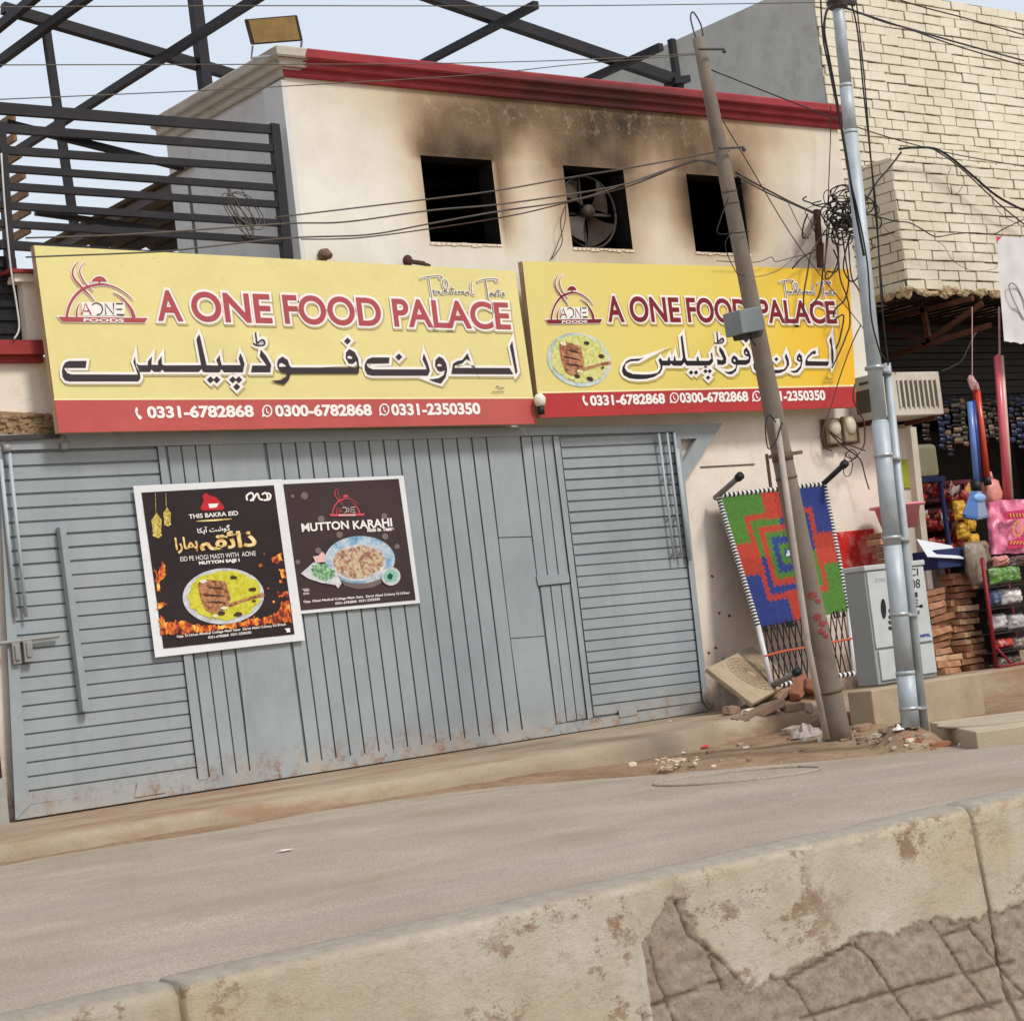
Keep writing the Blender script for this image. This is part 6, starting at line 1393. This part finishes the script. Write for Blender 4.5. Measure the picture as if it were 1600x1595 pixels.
# small clear bag of orange things and the large pink bag
m = MB(); c = P(1549, 770, YB_+.1); m.ball(c, .16, .1, .17, 12, 8, jit=.1); m.tube([c+V((0, 0, .15)), c+V((.03, 0, .24))], [.05, .015], 8); m.build('sponge_bag', mat('clear_orange_bag', (214, 140, 128), .35, 8, .35, bump=.3), smooth=True, tag=('small clear bag of orange sponges hanging between the brooms', 'bag'))
pk = thing('pink_bag', P(1575, 860, YB_-.05), 'large pink plastic bag with printed red and gold emblem hanging at the right edge', 'bag')
mb = MB(); nx, ny = 22, 16
for side in (0, 1):
    for j in range(ny+1):
        for i in range(nx+1):
            u, v_ = i/nx, j/ny; x, y = bil([(1540, 784), (1640, 776), (1648, 862), (1547, 866)], u, v_)
            bul = .14*math.sin(math.pi*u)**.5*(.5+.5*v_)+.05*nz(u*8, v_*5, side, 1)+.025*nz(u*20, v_*4, side, 1)
            mb.v.append(P(x, y+2*nz(u*6, v_*4), YB_-.02+(bul if side else -bul)))
for side in (0, 1):
    o_ = side*(nx+1)*(ny+1)
    for j in range(ny):
        for i in range(nx): a_ = o_+j*(nx+1)+i; mb.f.append([a_, a_+1, a_+nx+2, a_+nx+1]); mb.m.append(0)
mb.build('bag_film', mat('pink_bag_film', (214, 112, 142), .25, 5, .3, bump=.6, bscale=14, dirt=(240, 178, 196), dscale=5, damt=.8), pk, True)  # paler blotches passed as dirt are translucent highlights painted into the film
F = Flat(lambda x, y, d: P(x, y, YB_-.2-d))
for pts in ([(1568, 800), (1600, 796), (1600, 810), (1572, 812)], [(1574, 846), (1600, 838), (1602, 854), (1576, 858)]): F = Flat(lambda x, y, d: P(x, y, YB_-.2-d)); F.put(poly_geo([pts]), 0); F.build('bag_print', mat('bag_magenta', (190, 40, 84), .15, 9, .4), pk)
F = Flat(lambda x, y, d: P(x, y, YB_-.21-d))
F.put(rib_geo([(1592, 812), (1584, 822), (1586, 834), (1594, 836), (1598, 826), (1594, 814)], 2.2), 0); F.put(rib_geo([(1590, 818), (1591, 830)], 1.8), 0)
for k in range(5): F.put(rib_geo([(1578+k*5, 802), (1580+k*5, 808)], 2), 0); F.put(rib_geo([(1578+k*5, 850), (1582+k*5, 845)], 2), 0)
F.build('gold_print', mat('bag_gold', (206, 150, 70), .15, 9, .4), pk)
# hanging packet strips under the shutter
def strip(x, y0, y1, w_, col, lab, seed, Y=.8):
    r_ = random.Random(seed); mb = MB(); y = y0
    while y < y1:
        h = r_.choice((6, 8, 10)); x0, x1, _, _, z0, z1_ = pbox(x-w_/2, y, x+w_/2, y+h-1, Y, .04); pillow(mb, x0, x1, Y+r_.uniform(-.02, .02), .025, z0, z1_, r_.random(), 4, 4, r_.choice((0, 0, 0, 1, 2))); y += h; x += .6
    p = P(x-5, y0, Y); mb.tube([p, V((p.x, Y+.1, 3.5))], .006, 4)
    mb.build('packet_strip', [mat('packet_'+col[0], col[1], .6, 16, .35, bump=.2, dirt=tuple(min(255, int(c_*1.6+50)) for c_ in col[1]), dscale=22, damt=.6), mat('strip_dark', (26, 22, 24), .5, 16, .35), mat('strip_bright', (122, 104, 84), .5, 16, .3, dirt=(150, 40, 40), dscale=20, damt=.8)], smooth=True, tag=(lab, 'packet strip', 'packet strips hanging in the shop'))
C1 = ('navy', (24, 31, 62)); C2 = ('silver', (88, 82, 76)); C3 = ('olive', (56, 55, 42)); C4 = ('brown', (50, 35, 30)); C5 = ('steelblue', (34, 42, 68))
for i, (x, y0, y1, w_, c_, lab) in enumerate(((1470, 650, 700, 9, C1, 'navy packet strip nearest the air conditioner'), (1479, 625, 712, 9, C1, 'long navy packet strip left of the silver one'), (1492, 622, 690, 14, C2, 'widest silver packet strip left of the blue duster'), (1504, 622, 694, 8, C3, 'olive packet strip just left of the duster handle'),
    (1536, 628, 690, 8, C4, 'brown packet strip right of the orange handle'), (1545, 622, 682, 8, C3, 'olive packet strip between the orange and pink handles'), (1554, 625, 690, 7, C4, 'brown packet strip just left of the pink handle'), (1580, 620, 690, 8, C5, 'blue packet strip just right of the pink handle'), (1590, 620, 702, 9, C1, 'navy packet strip near the right picture edge'), (1600, 622, 690, 9, C5, 'blue packet strip at the right picture edge'), (1446, 662, 690, 12, C4, 'short brown packet strip left below the air conditioner'))): strip(x, y0, y1, w_, c_, lab, 50+i)
m = MB(); m.box(12.2, 17, 2.9, 3.5, FZ, 3.3); m.build('back_shelf', mat('dark_shelf', (34, 28, 26), .4, 3), tag=('dark shelf unit at the back of the shop', 'shelf'))
# red wire rack with packets
rk = thing('wire_rack', P(1570, 1060, -1.45), 'red steel display rack with packets at the right edge of the shop step', 'rack')
M_RED = mat('red_rack_paint', (134, 28, 40), .15, 8, .5, bump=.05); YK = -1.45
m = MB(); pa = P(1544, 870, YK); pz = P(1561, 1056, YK); xr = pz.x
m.tube([V((xr-.02, YK, FZ)), V((xr-.02, YK, pa.z))], .022, 8); m.tube([V((xr+1.0, YK, FZ)), V((xr+1.0, YK, pa.z))], .022, 8); m.tube([V((xr-.02, YK+.5, FZ)), V((xr-.02, YK+.5, pa.z))], .022, 8); m.tube([V((xr+1, YK+.5, FZ)), V((xr+1, YK+.5, pa.z))], .022, 8)
m.tube([V((xr-.1, YK-.1, FZ+.02)), V((xr+1.0, YK-.1, FZ+.02))], .016, 6); m.tube([V((xr-.02, YK, FZ+.25)), V((xr+.12, YK-.1, FZ+.02))], .014, 6); m.build('rack_frame', M_RED, rk, True)
m = MB(); m.box(xr+.02, xr+.97, YK+.47, YK+.49, FZ+.02, pa.z); m.build('rack_back', mat('rack_back_dark', (40, 30, 28), .3), rk)
for y in (913, 947, 986, 1016, 1042):
    z = P(1580, y, YK).z; m = MB(); m.box(xr+.01, xr+.98, YK+.01, YK+.46, z-.012, z); m.box(xr+.01, xr+.98, YK-.004, YK+.004, z+.02, z+.03); m.build('rack_shelf', mat('rack_shelf_dark', (50, 36, 34), .2), rk)
for i, (x0_, y0_, x1_, y1_, c_, lab) in enumerate(((1550, 884, 1600, 912, ('green', (84, 128, 48)), 'green snack packet on the top shelf of the red rack'), (1568, 918, 1600, 944, ('white', (206, 200, 192)), 'white packet with an orange top on the rack'), (1550, 918, 1566, 946, ('bluegrey', (70, 88, 122)), 'slim blue packet left of the white one on the rack'), (1553, 958, 1576, 984, ('silverbag', (176, 170, 168)), 'left silver packet on the middle rack shelf'), (1579, 958, 1604, 984, ('silverbag', (176, 170, 168)), 'right silver packet on the middle rack shelf'),
    (1558, 996, 1586, 1012, ('redbag', (196, 56, 40)), 'red packet on the lower rack shelf'), (1588, 994, 1610, 1014, ('greybag', (150, 136, 122)), 'grey packet right of the red one on the rack'), (1556, 868, 1580, 884, ('pinkish', (190, 120, 110)), 'pale pink packet on top of the rack behind the green one'), (1582, 868, 1606, 884, ('darkbrown', (66, 34, 30)), 'dark brown packet on top of the rack at the right'), (1558, 1024, 1600, 1040, ('olivebag', (96, 84, 70)), 'olive packet on the lowest rack shelf'))):
    a_, b_, _, _, c0_, d0_ = pbox(x0_, y0_, x1_, y1_, YK+.08, .1); mb = MB(); pillow(mb, a_, b_, YK+.13, .07, c0_, d0_, i); mb.build('snack_packet', mat('packet_'+c_[0], c_[1], .5, 14, .3, bump=.5, bscale=25, dirt=(226, 220, 214), dscale=16, damt=.7), smooth=True, tag=(lab, 'packet', 'packets on the red rack'))  # whitish spots passed as dirt are crinkle highlights painted into the packets

# ================================================================== CABLES
M_CAB_ = mat('black_cable', (34, 30, 30), .2, 8, .6, bump=0); M_CABG = mat('grey_cable', (92, 84, 76), .2, 8, .6, bump=0); M_CABB = mat('brown_cable', (74, 54, 44), .2, 8, .6, bump=0)
def cable(pts, Y, r_, lab, m_=None, grp='cables strung across the front', n=6, Y2=None):
    k_ = len(pts); q = []
    for i, p in enumerate(pts):
        yy = Y if Y2 is None else lerp(Y, Y2, i/(k_-1)); q.append(P(p[0], p[1], yy))
    mb = MB(); mb.tube(spline(q, n), r_*.64, 6); return mb.build('cable', m_ or M_CAB_, smooth=True, tag=(lab, 'cable', grp))
cable([(-30, 11.5), (400, 9.5), (900, 9.5), (1302, 4)], YM, .006, 'topmost straight cable across the sky to the steel pole top', M_CABG)
cable([(-30, 102), (400, 101), (660, 100), (900, 94), (1085, 84)], YP, .006, 'level cable across the sky to the leaning pole top', M_CABG)
cable([(-30, 157), (313, 142), (500, 132), (745, 117), (900, 101), (1086, 86)], YP, .006, 'rising cable crossing the red cornice to the leaning pole top', M_CABG)
cable([(40, 402), (240, 394), (313, 387), (452, 372), (575, 367), (670, 350), (776, 331), (900, 312), (988, 284), (1066, 257), (1092, 251), (1130, 262)], -1.2, .011, 'lowest of the cables crossing the burnt windows', M_CABG, Y2=YP)
cable([(40, 372), (210, 366), (440, 350), (540, 347), (673, 329), (776, 320), (900, 302.5), (988, 285), (1088, 252), (1126, 258)], -1.2, .011, 'middle cable crossing the burnt windows', M_CABG, Y2=YP)
cable([(430, 340), (657, 313), (776, 298), (900, 276), (988, 262), (1117, 238), (1140, 236)], -1.2, .011, 'highest of the cables crossing the burnt windows', M_CABG, Y2=YP)
cable([(470, 374), (560, 372), (690, 355), (800, 337), (885, 317), (980, 292), (1066, 258)], -1.2, .009, 'thin cable twisted along the lowest window cable', M_CABB, Y2=YP)
cable([(885, 318), (876, 345), (878, 380), (862, 405)], -.1, .008, 'thin brown wire dropping beside the middle burnt window', M_CABB)
cable([(884, 322), (882, 350), (870, 385), (860, 407)], -.08, .007, 'second thin brown wire dropping beside the middle burnt window', M_CABB)
cable([(1112, 110), (1200, 145), (1300, 184), (1345, 201), (1420, 224), (1500, 243), (1610, 262)], YP, .009, 'cable from the leaning pole top passing right over the brick wall', M_CAB_, Y2=-1.5)
cable([(1130, 190), (1160, 240), (1250, 388), (1345, 508), (1400, 585)], YP, .008, 'straight thin stay wire slanting down across the right sign', M_CABB, Y2=-1)
cable([(1150, 270), (1195, 295), (1240, 318), (1276, 334)], YP, .014, 'thick cable from the leaning pole to the iron bracket', Y2=-.4)
cable([(1152, 276), (1200, 302), (1245, 322), (1278, 337)], YP, .011, 'thinner cable running under the thick one to the iron bracket', Y2=-.4)
cable([(1320, 12), (1380, 34), (1420, 45), (1500, 68), (1610, 98)], YM, .014, 'thick upper cable from the steel pole top to the right edge', Y2=-2)
cable([(1320, 13), (1420, 46), (1500, 74), (1610, 106)], YM, .011, 'lower twin cable from the steel pole top to the right edge', Y2=-2)
cable([(1395, -3), (1440, 11), (1520, 32), (1610, 58)], -2, .011, 'cable crossing the upper right corner over the brick wall')
cable([(1300, 8), (1291, 20), (1288, 50), (1297, 100), (1308, 160), (1322, 240), (1335, 320), (1350, 400)], YM-.1, .016, 'thick black cable looping from the steel pole top down its left side')
cable([(1282, -5), (1286, 60), (1296, 110), (1312, 190), (1326, 270), (1340, 330), (1355, 410), (1362, 500), (1378, 560)], YM-.12, .011, 'black cable hanging down just left of the steel pole', n=5)
cable([(1330, 5), (1340, 50), (1350, 150), (1362, 260), (1370, 340), (1378, 480), (1388, 570)], YM-.05, .011, 'left of two black cables hanging right of the steel pole')
cable([(1337, -5), (1342, 40), (1352, 140), (1365, 300), (1373, 390), (1380, 470)], YM-.02, .009, 'right of two black cables hanging right of the steel pole')
cable([(1333, 280), (1340, 330), (1348, 390), (1358, 440), (1364, 500), (1374, 600), (1392, 720), (1408, 850), (1424, 980), (1438, 1110)], YM+.14, .016, 'thick black cable running down between the steel pole and its side pipe')
cable([(1298, 165), (1298, 200), (1296, 260), (1293, 330), (1290, 400)], -.25, .009, 'wire dropping from the cornice end down the cream wall')
cable([(1405, 233), (1430, 231), (1462, 233), (1490, 250), (1520, 275), (1560, 308), (1610, 334)], -.5, .022, 'thickest black cable arching over the projecting brick box')
cable([(1460, 234), (1500, 262), (1560, 318), (1612, 360)], -.52, .013, 'second cable sagging below the thickest arching cable')
cable([(1368, 338), (1400, 346), (1420, 348), (1440, 358), (1462, 370), (1490, 366), (1520, 364), (1552, 366), (1570, 357), (1610, 338)], -.55, .011, 'wavy black cable across the front of the brick box')
cable([(1370, 345), (1400, 370), (1440, 375), (1470, 380), (1490, 408), (1520, 423), (1552, 421), (1558, 414)], -.5, .005, 'thin grey wire sagging across the lower brick box', M_CABG)
cable([(1545, 298), (1560, 330), (1580, 345), (1612, 358)], -.55, .006, 'thin wire joining the arching cable at the right edge', M_CABG)
cable([(1408, 238), (1390, 262), (1370, 285), (1350, 318)], -.45, .016, 'short thick cable bridging the steel pole and the brick box')
cable([(1486, 262), (1480, 280), (1484, 300), (1496, 302), (1506, 285), (1500, 268)], -.48, .006, 'small wire loop hanging on the projecting brick box', M_CABG)
cable([(1345, 508), (1330, 540), (1312, 590), (1300, 630), (1288, 665), (1283, 690)], -.5, .011, 'dark cable falling over the red band to the meters', M_CABB)
cable([(1471, 580), (1500, 566), (1512, 545), (1525, 520), (1545, 505)], -.3, .014, 'grey flexible pipe rising from the air conditioner to the truss', M_CABG)
cable([(1336, 600), (1333, 620), (1340, 640), (1350, 660), (1351, 690), (1346, 704)], -.5, .014, 'brown cable hanging left of the air conditioner', M_CABB)
cable([(1294, 672), (1310, 684), (1330, 696), (1352, 704)], -.2, .012, 'thick cable under the meters running right', M_CABB)
cable([(1296, 676), (1310, 690), (1324, 702), (1344, 718), (1352, 745), (1358, 765)], -.2, .012, 'black cable from the meters dropping to the green band', M_CAB_)
cable([(1322, 706), (1318, 730), (1320, 743), (1328, 742), (1332, 725), (1326, 710)], -.2, .008, 'small cable loop hanging under the meters', M_CAB_)
cable([(1286, 660), (1282, 682), (1290, 700), (1300, 704)], -.14, .01, 'short cable curling down the left side of the meters', M_CAB_)
cable([(1344, 706), (1334, 716), (1322, 712), (1330, 702), (1340, 712), (1326, 722)], -.22, .009, 'knotted cable end below the meters', M_CAB_)
cable([(1212, 660), (1202, 648), (1196, 665), (1200, 700), (1212, 690), (1222, 660)], YP-.15, .009, 'black wire loop tied at the pole clamp', M_CAB_)
cable([(1138, 310), (1125, 345), (1122, 365), (1150, 364), (1170, 362)], YP-.1, .008, 'wire hooked round the leaning pole beside the right window', M_CAB_)
cable([(1145, 360), (1133, 385), (1150, 425), (1160, 430)], YP-.1, .006, 'thin wire hanging from the leaning pole above the sign', M_CAB_)
cable([(1160, 430), (1186, 432), (1220, 420), (1250, 390), (1275, 345)], YP-.1, .006, 'thin wire sagging from the leaning pole to the bracket', M_CABG, Y2=-.4)
cable([(1120, 408), (1180, 410), (1205, 402), (1212, 409), (1240, 402), (1275, 395)], -.38, .007, 'wavy wire along the top edge of the right sign', M_CAB_)
cable([(1232, 318), (1250, 355), (1262, 370), (1268, 350), (1258, 330), (1275, 320)], -.42, .007, 'thin wire loop left of the iron bracket', M_CAB_)
cable([(1172, 520), (1174, 530), (1180, 540)], YP-.2, .01, 'short wire under the grey box on the leaning pole', M_CAB_)
# coil on the side wall
for i in range(7):
    c = P(378+rnd.uniform(-8, 10), 330+rnd.uniform(-6, 6), -.02); a_ = rnd.uniform(.1, .2); b_ = rnd.uniform(.14, .3); t0 = rnd.uniform(0, 3)
    mb = MB(); mb.tube(spline([c+V((a_*math.cos(t*.42+t0), .03*math.sin(t*.5), b_*math.sin(t*.42+t0*.5))) for t in range(16)], 3), .005, 5); mb.build('cable_coil', M_CABG, smooth=True, tag=('thin black cable loop of the coil tied to the screen', 'cable', 'cable coil on the screen'))
# tangle round the iron bracket
m = MB(); m.beam(P(1276, 328, -.32), P(1282, 418, -.32), .06, .05, (0, 1, 0)); m.beam(P(1277, 335, -.32), P(1277, 335, 0), .05, .05); m.beam(P(1281, 400, -.32), P(1281, 400, 0), .05, .05); m.build('iron_bracket', mat('rusty_bracket', (70, 48, 36)), tag=('upright rusty iron bracket carrying the tangled cables', 'bracket'))
r_ = random.Random(5)
for i in range(54):
    cx, cy = r_.gauss(1322, 18), r_.gauss(338, 20); n_ = r_.randint(6, 10); rx, ry = r_.uniform(7, 26), r_.uniform(6, 22); t0 = r_.uniform(0, 6); st = r_.uniform(.6, 1.1)
    pts = [P(cx+rx*math.cos(t0+st*k)*r_.uniform(.7, 1.15), cy+ry*math.sin(t0+st*k)*r_.uniform(.7, 1.15), -.45+.22*math.sin(t0+k*.7)) for k in range(n_)]
    mb = MB(); mb.tube(spline(pts, 5), r_.uniform(.005, .009), 5); mb.build('tangled_cable', M_CAB_, smooth=True, tag=('black cable loop in the tangle beside the steel pole', 'cable', 'cable tangle'))
DR = [[(1290, 360), (1268, 395), (1262, 425), (1256, 460), (1256, 490)], [(1300, 360), (1310, 400), (1300, 430), (1290, 436), (1292, 425), (1306, 425), (1310, 410), (1302, 390)], [(1286, 380), (1285, 430), (1280, 460), (1270, 475), (1266, 477)], [(1310, 370), (1312, 430), (1325, 470), (1328, 505), (1322, 525), (1312, 550), (1300, 575)], [(1315, 360), (1322, 410), (1326, 440), (1320, 468), (1306, 482), (1302, 495)], [(1275, 390), (1258, 400), (1248, 408), (1238, 420)], [(1296, 350), (1290, 400), (1288, 425)], [(1262, 335), (1256, 350), (1254, 370), (1263, 372)], [(1304, 500), (1316, 492), (1318, 500), (1312, 530), (1306, 545)], [(1325, 370), (1330, 430), (1340, 450), (1350, 470)], [(1330, 360), (1322, 390), (1318, 420), (1330, 440), (1345, 430)]]
for i, d in enumerate(DR):
    q = [P(x, y, -.45) for x, y in d]; mb = MB(); mb.tube(spline(q, 6), .009, 6); mb.build('drooping_cable', M_CAB_ if i % 3 else M_CABB, smooth=True, tag=('black wire drooping from the tangle over the top of the right sign', 'cable', 'wires drooping from the tangle'))
